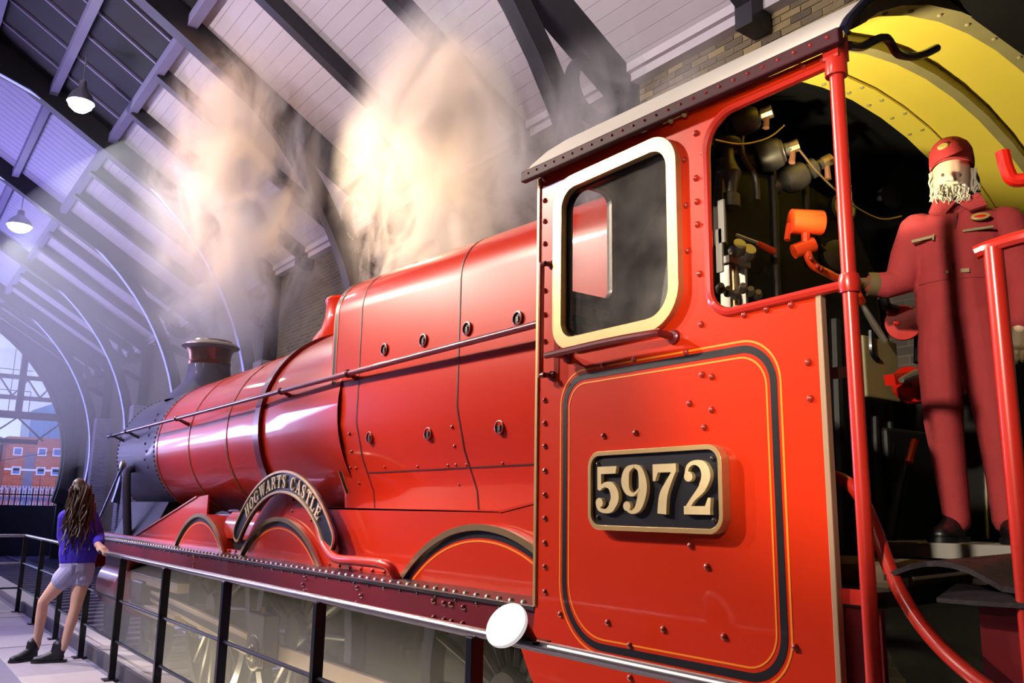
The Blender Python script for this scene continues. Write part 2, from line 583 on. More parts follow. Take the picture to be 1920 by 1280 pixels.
# ceiling: long boards on the lower slope, panels above, near-black in the near bays
ceil = thing('ceiling', (0, RID, roofz(RID)), 'white boarded pitched roof of the train shed', kind='structure')
sk = sqrt(1 + SL * SL)
y = WY + .05
while y > 2.95:
    y2 = y - 0.152
    MB().bar(((X0, (y + y2) / 2, roofz((y + y2) / 2) + .015)), ((X1, (y + y2) / 2, roofz((y + y2) / 2) + .015)), 0.1735, 0.03, (0, SL, 1)).build('ceiling_board', BOARDM, ceil, 0)
    y = y2
o = MB().plate([(WY + .3, roofz(WY + .3) + .06), (RID, roofz(RID) + .06), (-9.8, roofz(-9.8) + .06), (-9.8, roofz(-9.8) + .12), (RID, roofz(RID) + .12), (WY + .3, roofz(WY + .3) + .12)], [], X0, X1, 'yz').build('roof_deck', TRUSSM, ceil, 0)
for k in range(len(TR) - 1):
    xa, xb = TR[k + 1], TR[k]
    if k in (0, 1, 2):  # near bays get near-black panels instead of the pale ones
        for j in range(6):
            wv = (xb - xa) / 6
            MB().bar((xa + wv * (j + .5), 2.95, roofz(2.95) + .02), (xa + wv * (j + .5), RID, roofz(RID) + .02), wv - .05, 0.02, (0, SL, 1)).build('dark_roof_panel', DKPANEL, ceil, 0)
            MB().bar((xa + wv * j, 2.95, roofz(2.95) + .0), (xa + wv * j, RID, roofz(RID) + .0), .035, 0.06, (0, SL, 1)).build('glazing_bar', PURLM, ceil, 0)
    else:
        nb = 20
        wv = (xb - xa) / nb
        me = MB().bar((0, 2.95, roofz(2.95) + .02), (0, RID, roofz(RID) + .02), wv - .012, 0.03, (0, SL, 1)).mesh('roof_panel', PANELM, 0)
        for j in range(nb):
            link('roof_panel', me, ceil, Matrix.Translation((xa + wv * (j + .5), 0, 0)))
    MB().bar(((xa + xb) / 2, RID, roofz(RID) + .02), ((xa + xb) / 2, -9.6, roofz(-9.6) + .02), xb - xa - .02, .04, (0, SL, -1) if False else (0, -SL, 1)).build('roof_sheet', PANELM if k > 2 else BOARDM, ceil, 0)
for yy in (2.93, 1.85, 0.76, -0.4):
    MB().box(X0, X1, yy - .07, yy + .07, roofz(yy) - .2, roofz(yy) - .02).build('purlin', PURLM, ceil, 0)
# secondary rafters
for k in range(len(TR) - 1):
    for q in (1, 2):
        xr = TR[k] + (TR[k + 1] - TR[k]) * q / 3
        MB().bar((xr, WY - .05, roofz(WY - .05) - .12), (xr, 2.95, roofz(2.95) - .12), .16, .24, (0, SL, 1)).box(xr - .1, xr + .1, WY - .34, WY - .05, WZ - .28, WZ + .02).build('rafter', TRUSSM, ceil, 0)


def ell(t, off=0):
    return (-1.5 + (7.5 + off) * cos(t), 3.0 + (6.5 + off) * sin(t))


for k, xt in enumerate(TR):
    last = k == len(TR) - 1
    t = thing('roof_truss', (xt, WY, 0), 'dark iron roof truss with a ring in its spandrel, number %s from the cab' % ['one', 'two', 'three', 'four', 'five', 'six', 'seven', 'eight'][k] if False else
              ['dark iron roof truss nearest the camera', 'dark iron roof truss above the cab roof with a ring spandrel', 'dark iron roof truss above the chimney steam', 'iron roof truss first beyond the chimney steam',
               'iron roof truss between the two hanging lamps', 'iron roof truss beyond the farther hanging lamp', 'iron roof truss next to the end window', 'dark iron arch framing the end window'][k], kind='structure')
    n = 40
    rings = []
    for i in range(n + 1):
        a = -0.22 + (pi - 0.1 + .22) * i / n
        yi, zi = ell(a)
        yo, zo = ell(a, 0.24 if not last else 0.5)
        rings.append([(xt - .1, yi, zi), (xt + .1, yi, zi), (xt + .1, yo, zo), (xt - .1, yo, zo)])
    MB().loft(rings, True, True).build('arch', TRUSSM, t, 30)
    MB().bar((xt, WY, roofz(WY) - .2), (xt, RID, roofz(RID) - .2), .24, .4, (0, SL, 1)).build('principal_rafter', TRUSSM, t, 0)
    MB().box(xt - .13, xt + .13, WY - .3, WY - .02, -0.5, WZ).build('wall_post', TRUSSM, t, 0)
    cy, cz, rr = 5.93, 6.12, 0.36
    ring = [Vector((xt, cy + rr * cos(a), cz + rr * sin(a))) for a in [2 * pi * i / 28 for i in range(28)]]
    rg = MB()
    rings = [[(xt - .07, cy + q * cos(a), cz + q * sin(a)) for q in (rr - .05, rr + .05)] + [(xt + .07, cy + q * cos(a), cz + q * sin(a)) for q in (rr + .05, rr - .05)] for a in [2 * pi * i / 28 for i in range(29)]]
    rg.loft(rings, True).build('spandrel_ring', TRUSSM, t, 30)
    MB().bar((xt, 5.72, 5.45), (xt, 6.3, 5.2), .1, .14).build('spandrel_tie', TRUSSM, t, 0)
    for q in range(4):
        a = 0.98 + .085 * q
        yc, zc = ell(a, .42 + .02 * q)
        ri = 0.13 - .018 * q
        MB().loft([[(xt - .05, yc + u * cos(b), zc + u * sin(b)) for u in (ri - .03, ri)] + [(xt + .05, yc + u * cos(b), zc + u * sin(b)) for u in (ri, ri - .03)] for b in [2 * pi * i / 14 for i in range(15)]], True).build('spandrel_ring', TRUSSM, t, 30)
    if 3 <= k <= 6:
        pts = [Vector((xt + .06, *ell(-0.22 + 2.3 * i / 70, -0.02))) for i in range(71)]
        lab(MB().tube(pts, 0.022, 6).build('led_rope', LEDM, t), 'glowing blue-violet rope light')
    if k >= 3 and not last:
        MB().box(xt - .6, xt - .15, WY - .5, WY, -.6, 4.4).build('brick_pier', ENDB, t, 0)
        MB().box(xt + .15, xt + .6, WY - .5, WY, -.6, 4.4).build('brick_pier', ENDB, t, 0)

# end wall with its great arched window
gw = MB()
outer = [(-9.8, -.75), (-9.1, -.75)] + [ell(a, -.05) for a in [pi + .1 - (pi + .32) * i / 48 for i in range(49)]] + [(5.97, 1.5), (5.97, -.75), (WY + .3, -.75), (WY + .3, WZ), (RID, roofz(RID)), (-9.8, roofz(-9.8))]
gw.plate(outer, [], X0 - .3, X0, 'yz')
o = gw.build('wall_far', TRUSSM, None, 0)
tag(o, 'dark end wall around the arched window', kind='structure')
win = thing('window_1', (X0 - .1, -1.5, 3.8), 'tall arched end window with dark glazing bars', kind='structure')
MB().box(X0 - .2, X0 + .1, -9.3, 6.1, 4.66, 4.92).build('transom', TRUSSM, win, 0)
MB().box(X0 - .2, X0 + .1, -9.3, 5.05, 3.72, 3.88).build('lower_beam', TRUSSM, win, 0)
for q in range(-4, 3):
    yb = 4.28 + q * 2.1
    if yb < 5:
        MB().bar((X0, yb, 4.7), (X0, yb + .95, 3.85), .06, .06).build('diagonal_brace', TRUSSM, win, 0)
        MB().bar((X0, yb, 4.7), (X0, yb - .95, 3.85), .06, .06).build('diagonal_brace', TRUSSM, win, 0)
MB().bar((X0, 5.9, 4.7), (X0, 5.0, 3.85), .06, .06).build('diagonal_brace', TRUSSM, win, 0)
for yy in (4.28, 0.6, -3.1, -6.8):
    z1 = 3.0 + 6.5 * sqrt(max(0, 1 - ((yy + 1.5) / 7.5) ** 2))
    MB().box(X0 - .15, X0 + .08, yy - .11, yy + .11, 4.9, z1).build('mullion', TRUSSM, win, 0)
PW, PH = 0.68, 0.8
for a in range(-13, 10):
    for b in range(6):
        y0 = -.13 + a * PW
        z0 = 4.92 + b * PH
        ym, zm = y0 + PW / 2, z0 + PH / 2
        if ((ym + 1.5) / 7.4) ** 2 + ((zm - 3) / 6.4) ** 2 < 1:
            MB().box(X0 - .135, X0 - .125, y0 + .012, y0 + PW - .012, z0 + .012, z0 + PH - .012).build('pane', CLEAR, win, 0)
            MB().box(X0 - .15, X0 - .11, y0 - .012, y0 + .012, z0, z0 + PH).box(X0 - .15, X0 - .11, y0, y0 + PW, z0 - .012, z0 + .012).build('glazing_bar', TRUSSM, win, 0)

# beyond the window
o = MB().box(-260, X0 - .3, -80, 90, -.9, -.6).build('floor', DUSK)
tag(o, 'dark ground outside beyond the end window', kind='structure')
o = MB().box(-41.2, -40.6, -12, 12, -.6, 1.42).build('boundary_wall', DUSK, None, 0, .02)
tag(o, 'dark boundary wall beyond the track end', 'wall')
fen = thing('iron_fence', (-43, 4, -.6), 'black spiked railing fence beyond the end of the tracks', 'fence')
FENM = mat('fence_iron', '25232E', 0.6, 0.2)
MB().box(-43.02, -42.98, -6, 12, 1.85, 1.9).build('fence_rail', FENM, fen, 0)
fm = MB().box(-.02, .02, -.02, .02, 0, 2.75).mesh('fence_bar', FENM, 0)
for q in range(60):
    link('fence_bar', fm, fen, Matrix.Translation((-43, -4 + q * .22, -.6)))
pal = thing('palisade_fence', (-64, 8, -.6), 'pale steel palisade fence in front of the brick building', 'fence')
PALM = mat('palisade_paint', 'A9A6C8', 0.6)
MB().box(-64.03, -63.97, -2, 18, 1.75, 1.85).box(-64.03, -63.97, -2, 18, 2.35, 2.45).build('fence_rail', PALM, pal, 0)
pm = MB().box(-.02, .02, -.04, .04, 0, 3.2).mesh('pale', PALM, 0)
for q in range(110):
    link('pale', pm, pal, Matrix.Translation((-64, -1.5 + q * .17, -.6)))
S = 100 / 37.2
bb = thing('brick_building', (-100, 14, -.6), 'orange brick building with small square windows outside the end window', 'building')
MB().box(-106, -100, 10.9, 19.5, -.6, 8.15).build('wall', OUTB, bb, 0)
BWHITE = mat('building_white', 'D8D6E8', 0.6)
BBLUE = mat('building_pane', '4A68B0', 0.2, 0, .3)
MB().box(-100, -99.94, 10.9, 19.5, 4.75, 4.95).build('string_course', BWHITE, bb, 0)
MB().box(-100, -99.95, 12.6, 13.55, -.6, 6.6).build('door_panel', mat('door_grey', '6E6A86', .6), bb, 0)
for px, py in ((33.5, 846), (79, 847), (107, 848), (30, 882), (76, 883), (104, 884)):
    c = P(px, py, X=-100)
    f = MB().plate(rrect(c.y - .42, c.y + .42, c.z - .42, c.z + .42, .02, 2), [list(reversed(rrect(c.y - .3, c.y + .3, c.z - .3, c.z + .3, .01, 2)))], -100, -99.9, 'yz').build('window', BWHITE, bb, 0)
    MB().box(-99.98, -99.94, c.y - .3, c.y + .3, c.z - .3, c.z + .3).build('pane', BBLUE, f, 0)
tb = thing('glass_building', (-118, 20, -.6), 'teal glass-clad block rising behind the brick building', 'building')
TEAL = mat('teal_cladding', '4F86B4', 0.35, 0.1, 0.2, 0.06, 2)
MB().box(-126, -118, 15.0, 24.5, -.6, 12.6).build('wall', TEAL, tb, 0)
for q in range(14):
    MB().box(-118, -117.95, 15.1 + q * .68, 15.14 + q * .68, 8, 12.6).build('cladding_joint', mat('teal_joint', '3B6A98', .4), tb, 0)
MB().plate([(15.0, 12.6), (24.5, 12.6), (24.5, 15.2), (20.5, 15.2)], [], -126, -118, 'yz').build('roof_slope', TEAL, tb, 0)
wb = thing('white_building', (-104, 9, -.6), 'pale rendered building at the left of the brick one', 'building')
MB().box(-110, -104, 4.5, 10.7, -.6, 8.0).build('wall', BWHITE, wb, 0)
MB().box(-110.2, -103.8, 4.3, 10.8, 8.0, 8.3).build('roof', mat('roof_grey', '8A88A8', .6), wb, 0)
gan = thing('overhead_gantry', (-52, 5, -.6), 'steel overhead line gantry crossing behind the window', 'gantry')
for zz in (6.9, 8.0):
    MB().box(-52.1, -51.9, -12, 12, zz, zz + .22).build('gantry_beam', TRUSSM, gan, 0)
for q in range(16):
    MB().bar((-52, -10 + q * 1.3, 7.1), (-52, -9.35 + q * 1.3, 8.0), .08, .08).bar((-52, -9.35 + q * 1.3, 8.0), (-52, -8.7 + q * 1.3, 7.1), .08, .08).build('lattice_bar', TRUSSM, gan, 0)
MB().box(-52.2, -51.8, 11.6, 12.0, -.6, 9).build('gantry_post', TRUSSM, gan, 0)
MB().box(-52.2, -51.8, -11, -10.6, -.6, 9).build('gantry_post', TRUSSM, gan, 0)
for q, (ya, yb) in enumerate(((3.0, 6.0), (4.2, 7.5))):
    a = MB().tube([Vector((-40, ya, 4.4 - .6 * q)), Vector((-70, (ya + yb) / 2 + 1.5, 5.3 - .9 * q)), Vector((-96, yb + 7, 7.6 - q))], .03, 5).build('overhead_wire', FENM)
    tag(a, ['upper overhead electric wire seen through the window', 'lower overhead electric wire seen through the window'][q], 'wire')

# track ahead of the engine
trk = thing('railway_track', (-26, 3.76, -.55), 'railway track with pale sleepers running from the engine to the end window', 'track')
for sy in (-.75, .75):
    MB().box(X0, X1, 3.76 + sy - .035, 3.76 + sy + .035, -.44, -.40).box(X0, X1, 3.76 + sy - .01, 3.76 + sy + .01, -.52, -.44).box(X0, X1, 3.76 + sy - .07, 3.76 + sy + .07, -.53, -.51).build('rail', HANDR, trk, 0)
slm = MB().box(-.125, .125, -1.3, 1.3, -.08, .0).mesh('sleeper', SLEEPM, 0)
for q in range(52):
    link('sleeper', slm, trk, Matrix.Translation((X0 + .4 + q * .62, 3.76, -.50)) @ Matrix.Rotation(random.uniform(-.02, .02), 4, 'Z'))

# hanging lamps
for q, (px, py) in enumerate(((152, 188), (37, 420))):
    c = P(px, py, Z=8.15)
    t = thing('hanging_lamp', (c.x, c.y, 8.0), ['round hanging lamp blazing white near the top left', 'bell-shaped hanging lamp farther away at the left edge'][q], 'lamp', 'hanging lamps under the roof')
    R = .22 if q == 0 else .29
    MB().lathe([(R * .25, .34), (R * .3, .22), (R * .75, .1), (R, -.04), (R * .97, -.05), (R * .72, .08), (R * .25, .2)], c, 'z', 20, False).build('shade', ALUM, t)
    MB().lathe([(R * .92, -.03), (R * .8, -.12), (R * .45, -.19), (.01, -.21)], c, 'z', 18).build('lens', LAMPE, t)
    MB().tube([c + Vector((0, 0, .3)), Vector((c.x, c.y, roofz(c.y) - .05))], .012, 6).build('rod', ALUM, t)
    l = bpy.data.lights.new('hanging_lamp_light', 'SPOT')
    l.energy = 500
    l.spot_size = radians(130)
    l.color = (.95, .95, 1)
    l.shadow_soft_size = .15
    lo = bpy.data.objects.new('hanging_lamp_light', l)
    COL.objects.link(lo)
    lo.location = c - Vector((0, 0, .2))

# platform railing
rl = thing('platform_railing', (-7, 1.92, 0), 'black steel platform railing with a pale handrail beside the engine', 'railing')
RY = 1.92
POSTX = [-14.1, -12.6, -11.1, -9.68, -8.33, -6.95, -5.58, -4.18, -2.79, -1.40, 0.0, 1.4]
for xp in POSTX:
    p = MB().box(xp - .021, xp + .021, RY - .028, RY + .028, 0.0, 1.035).build('post', RAILM, rl, 0, .003)
    MB().box(xp - .06, xp + .06, RY - .07, RY + .05, 0.012, 0.024).build('base_plate', RAILM, p, 0)
MB().tube([(-14.1, RY, 1.05), (1.6, RY, 1.05)], .021, 12).build('handrail', HANDR, rl)
for zz in (.674, .335):
    for a, b in zip(POSTX[:-1], POSTX[1:]):
        MB().tube([(a, RY, zz), (b, RY, zz)], .0125, 8).build('cross_rail', RAILM, rl)
for zz, r_, m_ in ((1.05, .021, HANDR), (.674, .0125, HANDR), (.335, .0125, RAILM)):
    MB().tube([(-14.1, RY, zz), (-14.3, -4.5, zz)], r_, 8).build('return_rail', m_, rl)
for q in range(1, 5):
    MB().box(-14.12 - .04 * q, -14.07 - .04 * q, RY - 1.5 * q - .025, RY - 1.5 * q + .025, 0, 1.04).build('post', RAILM, rl, 0)

# round white disc sign on the handrail
dc = P(949, 1171, Y=1.84)
ds = thing('disc_sign', (dc.x, RY, 1.07), 'round white disc on a slanted black stand clamped to the handrail', 'sign')
cdir = (EYE - dc).normalized()
nrm = (cdir * .62 + (CX * -.72 - CDN * .69) * .78).normalized()
MB().lathe([(.0795, -.012), (.082, -.006), (.082, 0), (.079, .004)], dc, nrm, 40).build('disc', DISC, ds)
foot = P(984, 1212, Y=1.90)
u = nrm.cross(Vector((0, 0, 1))).normalized()
k2 = u.cross(nrm)
top = [dc - nrm * .013 + (u * cos(a) + k2 * sin(a)) * .072 for a in [2 * pi * i / 24 for i in range(24)]]
bot = [Vector((foot.x + .05 * cos(a), foot.y + .04 * sin(a), 1.068)) for a in [2 * pi * i / 24 for i in range(24)]]
am = min(range(24), key=lambda q: (bot[q] - bot[0] - (top[0] - dc)).length if False else (Vector((bot[q].x - foot.x, bot[q].y - foot.y, 0)).normalized() - Vector((top[0].x - dc.x, top[0].y - dc.y, 0)).normalized()).length)
bot1 = [bot[(am + q) % 24] for q in range(24)]
bot2 = [bot[(am - q) % 24] for q in range(24)]
d1 = sum((a - b).length for a, b in zip(top, bot1))
d2 = sum((a - b).length for a, b in zip(top, bot2))
MB().loft([top, bot1 if d1 < d2 else bot2], True, True).build('stand', RAILM, ds)
MB().box(foot.x - .1, foot.x + .07, RY - .04, RY + .04, 1.058, 1.068).build('mount_plate', RAILM, ds, 0)
# ------------------------------------------------------------------ the locomotive
LY, LZ = 3.76, 2.25                     # boiler axis
loco = thing('steam_locomotive', (-8.5, LY, -.4), 'large glossy red steam locomotive numbered 5972 with black smokebox and brass trim', 'locomotive')
RIV = dome_mesh('rivet', .0135, .012, RIVR)
RIVE = dome_mesh('rivet_eave', .006, .006, POST, 8)
RIVS = dome_mesh('rivet_small', .010, .009, DECK, 8)
RIVG = dome_mesh('rivet_steel', .016, .013, BRIGHT, 8)
RIVK = dome_mesh('rivet_black', .02, .014, SMOKE, 8)
RIVC = dome_mesh('rivet_cream', .012, .008, BEIGE, 8)
CSY = 2.40                              # outer face of the cab side
CF_X, CR_X, PO_X = -3.03, -1.572, -1.452

# ---- cab sides
def cab_outline():
    eave = [(CR_X + .14, 3.035), (CF_X, 3.075)]
    o = [(CF_X, 3.075), (CF_X, 1.10), (CF_X - .02, .97), (CF_X - .11, .93), (-3.07, .82), (-3.0, .74), (-2.93, .60), (-2.8, .46), (-2.6, .40), (CR_X, .40), (CR_X, 2.215)]
    cut = [(CR_X - .03, 2.215)] + [(-2.012 + .10 + .10 * cos(a), 2.215 + .10 + .10 * sin(a)) for a in [-pi / 2 - pi / 2 * i / 8 for i in range(9)]]
    cut += [(-2.012 + .14 + .14 * cos(a), 2.985 - .14 + .14 * sin(a)) for a in [pi - pi / 2 * i / 8 for i in range(9)]]
    o += cut + [(PO_X + .02, 2.985), (PO_X + .02, 3.035)]
    return o


WIN = rrect(-2.852, -2.178, 2.245, 2.955, [.13, .10, .10, .09], 8)
for side, ys in ((0, CSY), (1, 2 * LY - CSY)):
    y0, y1 = (ys, ys + .014) if side == 0 else (ys - .014, ys)
    c = MB().plate(cab_outline(), [list(reversed(WIN))], y0, y1).build('cab_side', RED, loco, 0)
    yl = (y1, y1 + .004) if side == 0 else (y0 - .004, y0)
    MB().plate([(a * .999 - .002, b) for a, b in cab_outline()], [list(reversed(WIN))], *yl).build('cab_side_lining', SOOT, loco, 0)
    if side == 0:
        cabs = c
# window frame, glass
fr = MB().plate(rrect(-2.897, -2.142, 2.200, 2.998, [.165, .135, .13, .12], 10), [list(reversed(rrect(-2.835, -2.195, 2.252, 2.938, [.115, .085, .085, .075], 10)))], CSY - .03, CSY + .004).build('window_frame', PALEB, loco, 40, .006)
lab(fr, 'pale brass window frame')
MB().plate(rrect(-2.86, -2.17, 2.235, 2.96, .1, 8), [list(reversed(rrect(-2.825, -2.205, 2.262, 2.928, [.11, .08, .08, .07], 8)))], CSY + .004, CSY + .03).build('window_seal', BLACK, fr, 40)
MB().box(-2.86, -2.17, CSY + .012, CSY + .016, 2.235, 2.96).build('pane', DUSTY_LIT, fr, 0)
# cut-out beading and rear edge strip
bead = [(-1.46, CSY - .004, 2.222)] + [Vector((-2.012 + .10 + .10 * cos(a), CSY - .004, 2.215 + .10 + .10 * sin(a))) for a in [-pi / 2 - pi / 2 * i / 8 for i in range(9)]]
bead += [Vector((-2.012 + .14 + .14 * cos(a), CSY - .004, 2.985 - .14 + .14 * sin(a))) for a in [pi - pi / 2 * i / 8 for i in range(9)]] + [(-1.46, CSY - .004, 2.985)]
MB().tube(bead, .017, 8).build('cutout_bead', POST, cabs)
MB().box(CR_X - .004, CR_X + .016, CSY - .006, CSY + .024, .40, 2.21).build('edge_strip', WOODEDGE, cabs, 0, .003)
MB().box(CF_X - .012, CF_X + .008, CSY - .008, CSY + .02, 1.10, 3.07).build('edge_strip', PALEB, cabs, 0, .003)
# lining on the lower panel
def frame_strip(x0, x1, z0, z1, r, wd):
    a = rrect(x0, x1, z0, z1, r, 12)
    b = rrect(x0 + wd, x1 - wd, z0 + wd, z1 - wd, [max(.005, q - wd) for q in r], 12)
    return a, list(reversed(b))


for nm, d, wd, m_ in (('lining', 0.0, .0075, ORANGE), ('lining_band', .0185, .027, LINEB), ('lining', .0575, .0065, ORANGE)):
    a, b = frame_strip(-2.869 + d, -1.722 - d, .952 + d, 2.105 - d, [.17 - d * .8, .16 - d * .8, .15 - d * .8, .26 - d * .8], wd)
    MB().plate(a, [b], CSY - .0012, CSY + .001).build(nm, m_, cabs, 0)
# rivets on the side sheet
rp = [(1022, y) for y in (337, 376, 415, 457, 545, 590, 640, 750, 793, 836, 882, 927, 971, 1017, 1062, 1109)]
rp += [(1305, 250), (1319, 287), (1305, 334), (1320, 332), (1307, 378), (1308, 421), (1322, 418), (1325, 463), (1312, 513), (1327, 509), (1332, 554), (1315, 608), (1360, 585), (1396, 590), (1438, 580), (1484, 571),
       (1132, 685), (1190, 674), (1287, 660), (1317, 702), (1335, 706), (1293, 756), (1335, 768), (1321, 801), (1516, 679), (1520, 747), (1132, 817), (1192, 811),
       (1140, 1166), (1244, 1179), (1181, 1209), (1165, 1236), (1182, 1270), (1051, 1151), (1295, 1022), (1326, 1062), (1358, 1193), (1491, 1213),
       (1393, 190), (1429, 173), (1470, 155), (1497, 144), (1508, 124), (1544, 112), (1287, 385), (1290, 470), (1284, 300)]
for px, py in rp:
    place('rivet', RIV, cabs, P(px, py, Y=CSY))


def grab(name, pts, r, m_, par, feet=True):
    t = MB().tube(spline(pts, 6), r, 10).build(name, m_, par)
    return t


# cab hand rails
hz = 2.175
t = MB().tube(spline([(-2.868, CSY - .085, hz), (-2.5, CSY - .085, hz + .004), (-2.23, CSY - .085, hz - .002), (-2.200, CSY - .065, hz - .004), (-2.195, CSY, hz - .012)], 5), .0155, 10).build('grab_rail', MAROON, loco)
MB().lathe([(.03, 0), (.028, .012), (.016, .02), (.015, .085)], (-2.82, CSY, hz), (0, -1, 0), 12).build('rail_foot', MAROON, t)
MB().lathe([(.03, 0), (.028, .012), (.016, .02)], (-2.195, CSY, hz - .01), (0, -1, 0), 12).build('rail_foot', MAROON, t)
t = MB().tube([(-2.955, CSY - .045, 2.09), (-2.955, CSY - .045, 2.625)], .0135, 10).build('grab_rail', POST, loco)
for zz in (2.10, 2.615):
    MB().lathe([(.024, 0), (.022, .012), (.012, .018), (.012, .045)], (-2.925 if zz < 2.3 else -2.925, CSY, zz), (0, -1, 0), 12).tube([(-2.925, CSY - .045, zz), (-2.955, CSY - .045, zz)], .013, 8).build('rail_foot', MAROON, t)
# ---- number plate
npx0, npx1, npz0, npz1 = -2.638, -1.955, 1.440, 1.742
npl = MB().plate(rrect(npx0, npx1, npz0, npz1, .06, 8), [], CSY - .03, CSY).build('number_plate', PLATE, loco, 40, .003)
lab(npl, 'black cast number plate with raised brass numerals 5972')
MB().plate(rrect(npx0 - .004, npx1 + .004, npz0 - .004, npz1 + .004, .064, 8), [list(reversed(rrect(npx0 + .014, npx1 - .014, npz0 + .014, npz1 - .014, .046, 8)))], CSY - .042, CSY).build('plate_rim', PALEB, npl, 40, .003)
for xx in (npx0 + .045, npx1 - .045):
    for zz in (npz0 + .045, npz1 - .045):
        place('rivet', RIVS, npl, (xx, CSY - .03, zz))


def ribbon(pts, ws, n=8, closed=False):
    """outline quads of a stroke whose width varies"""
    pp = spline([(a, b, w_) for (a, b), w_ in zip(pts, ws)], n, closed)
    qs = []
    m = len(pp)
    for i, p in enumerate(pp):
        q = (pp[(i + 1) % m] - pp[i - 1]) if closed else (pp[min(i + 1, m - 1)] - pp[max(0, i - 1)])
        t = Vector((q.x, q.y)).normalized()
        nn = Vector((-t.y, t.x)) * p.z / 2
        qs.append(((p.x + nn.x, p.y + nn.y), (p.x - nn.x, p.y - nn.y)))
    if closed:
        qs.append(qs[0])
    return [[qs[i][0], qs[i + 1][0], qs[i + 1][1], qs[i][1]] for i in range(len(qs) - 1)]


def disc2(cx, cy, r, n=14):
    return [[(cx + r * cos(2 * pi * i / n), cy + r * sin(2 * pi * i / n)) for i in range(n)]]


def rect(x0, x1, y0, y1):
    return [[(x0, y0), (x1, y0), (x1, y1), (x0, y1)]]


def quad(*p):
    return [list(p)]


DIG = {
    '5': quad((.14, .84), (.66, .84), (.7, 1.0), (.14, 1.0)) + quad((.14, .5), (.25, .5), (.25, .86), (.14, .86)) + ribbon([(.18, .5), (.34, .6), (.52, .58), (.63, .44), (.64, .28), (.52, .1), (.36, .04), (.2, .08), (.13, .18)], [.06, .1, .17, .22, .22, .17, .09, .08, .06]) + disc2(.2, .22, .105),
    '9': ribbon([(.4, .99), (.22, .9), (.16, .68), (.22, .47), (.38, .39), (.54, .5)], [.06, .15, .21, .15, .07, .05]) + ribbon([(.4, .99), (.56, .9), (.63, .66), (.62, .42), (.52, .14), (.36, .03), (.22, .06)], [.06, .13, .2, .22, .17, .08, .06]) + disc2(.2, .15, .1),
    '7': rect(.12, .7, .83, 1.0) + quad((.12, .66), (.18, .66), (.26, .86), (.12, .86)) + ribbon([(.66, .86), (.5, .6), (.38, .35), (.34, .0)], [.08, .14, .2, .22]),
    '2': ribbon([(.16, .76), (.22, .93), (.38, 1.0), (.56, .93), (.63, .74), (.54, .52), (.32, .3), (.16, .1)], [.06, .08, .09, .17, .2, .17, .1, .1]) + disc2(.22, .73, .1) + rect(.1, .7, .0, .16) + quad((.56, .1), (.7, .1), (.72, .32), (.66, .32)),
}
GOLD = mat('numeral_gold', 'E2CC9A', 0.4, 0.12, 0, 0.12, 20)
def glyph(polys, put, d0, d1):
    m = MB()
    for k_, p in enumerate(polys):
        n = len(p)
        e_ = .00006 * (k_ % 40)
        vs = [put(a, b, d0) for a, b in p] + [put(a, b, d1 + e_) for a, b in p]
        fs = [tuple(range(n)), tuple(range(2 * n - 1, n - 1, -1))] + [(i, (i + 1) % n, (i + 1) % n + n, i + n) for i in range(n)]
        m.add(vs, fs)
    return m


for i, ch in enumerate('5972'):
    x0 = npx0 + .030 + i * .155
    glyph(DIG[ch], lambda a, b, d: (x0 + a * .2, CSY - d, npz0 + .062 + b * .182), .03, .046).build('numeral', GOLD, npl, 0)

# ---- cab roof
ROOF = [(2.365, 3.05), (2.40, 3.10), (2.50, 3.20), (2.62, 3.295), (2.78, 3.385), (3.0, 3.475), (3.25, 3.545), (3.5, 3.585), (3.76, 3.60)]
ROOF += [(2 * LY - a, b) for a, b in reversed(ROOF[:-1])]
RXF, RXR = -3.10, -1.40


def roof_sheet(xs, off, th, RF=None):
    RF = RF or ROOF
    rings = []
    for x_, drop in xs:
        up = [(x_, a, b + off + th - drop) for a, b in RF]
        dn = [(x_, a, b + off - drop) for a, b in reversed(RF)]
        rings.append(up + dn)
    return MB().loft(rings, True, True)


rf = roof_sheet([(RXF, -.035), (RXR, .01)], .012, .016).build('cab_roof', WHITEP, loco, 40)
roof_sheet([(-2.20, -.0), (RXR + .0, .012)], .0, .01).build('ceiling_lining', CREAM, rf, 40)
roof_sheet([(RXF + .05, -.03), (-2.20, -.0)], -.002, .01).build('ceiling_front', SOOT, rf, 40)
roof_sheet([(-2.20, .008), (-2.07, .010)], -.012, .012).build('ceiling_flange', CREAM, rf, 40)
for xr_ in (-2.17, -2.10):
    for q in range(22):
        a = q / 21 * (len(ROOF) - 1.001)
        i_ = int(a)
        f_ = a - i_
        yy = ROOF[i_][0] * (1 - f_) + ROOF[i_ + 1][0] * f_
        zz = ROOF[i_][1] * (1 - f_) + ROOF[i_ + 1][1] * f_
        place('rivet', RIVC, rf, (xr_ + (0 if q % 2 else .012), yy, zz - .022), (0, (yy - LY) * .4, -1))
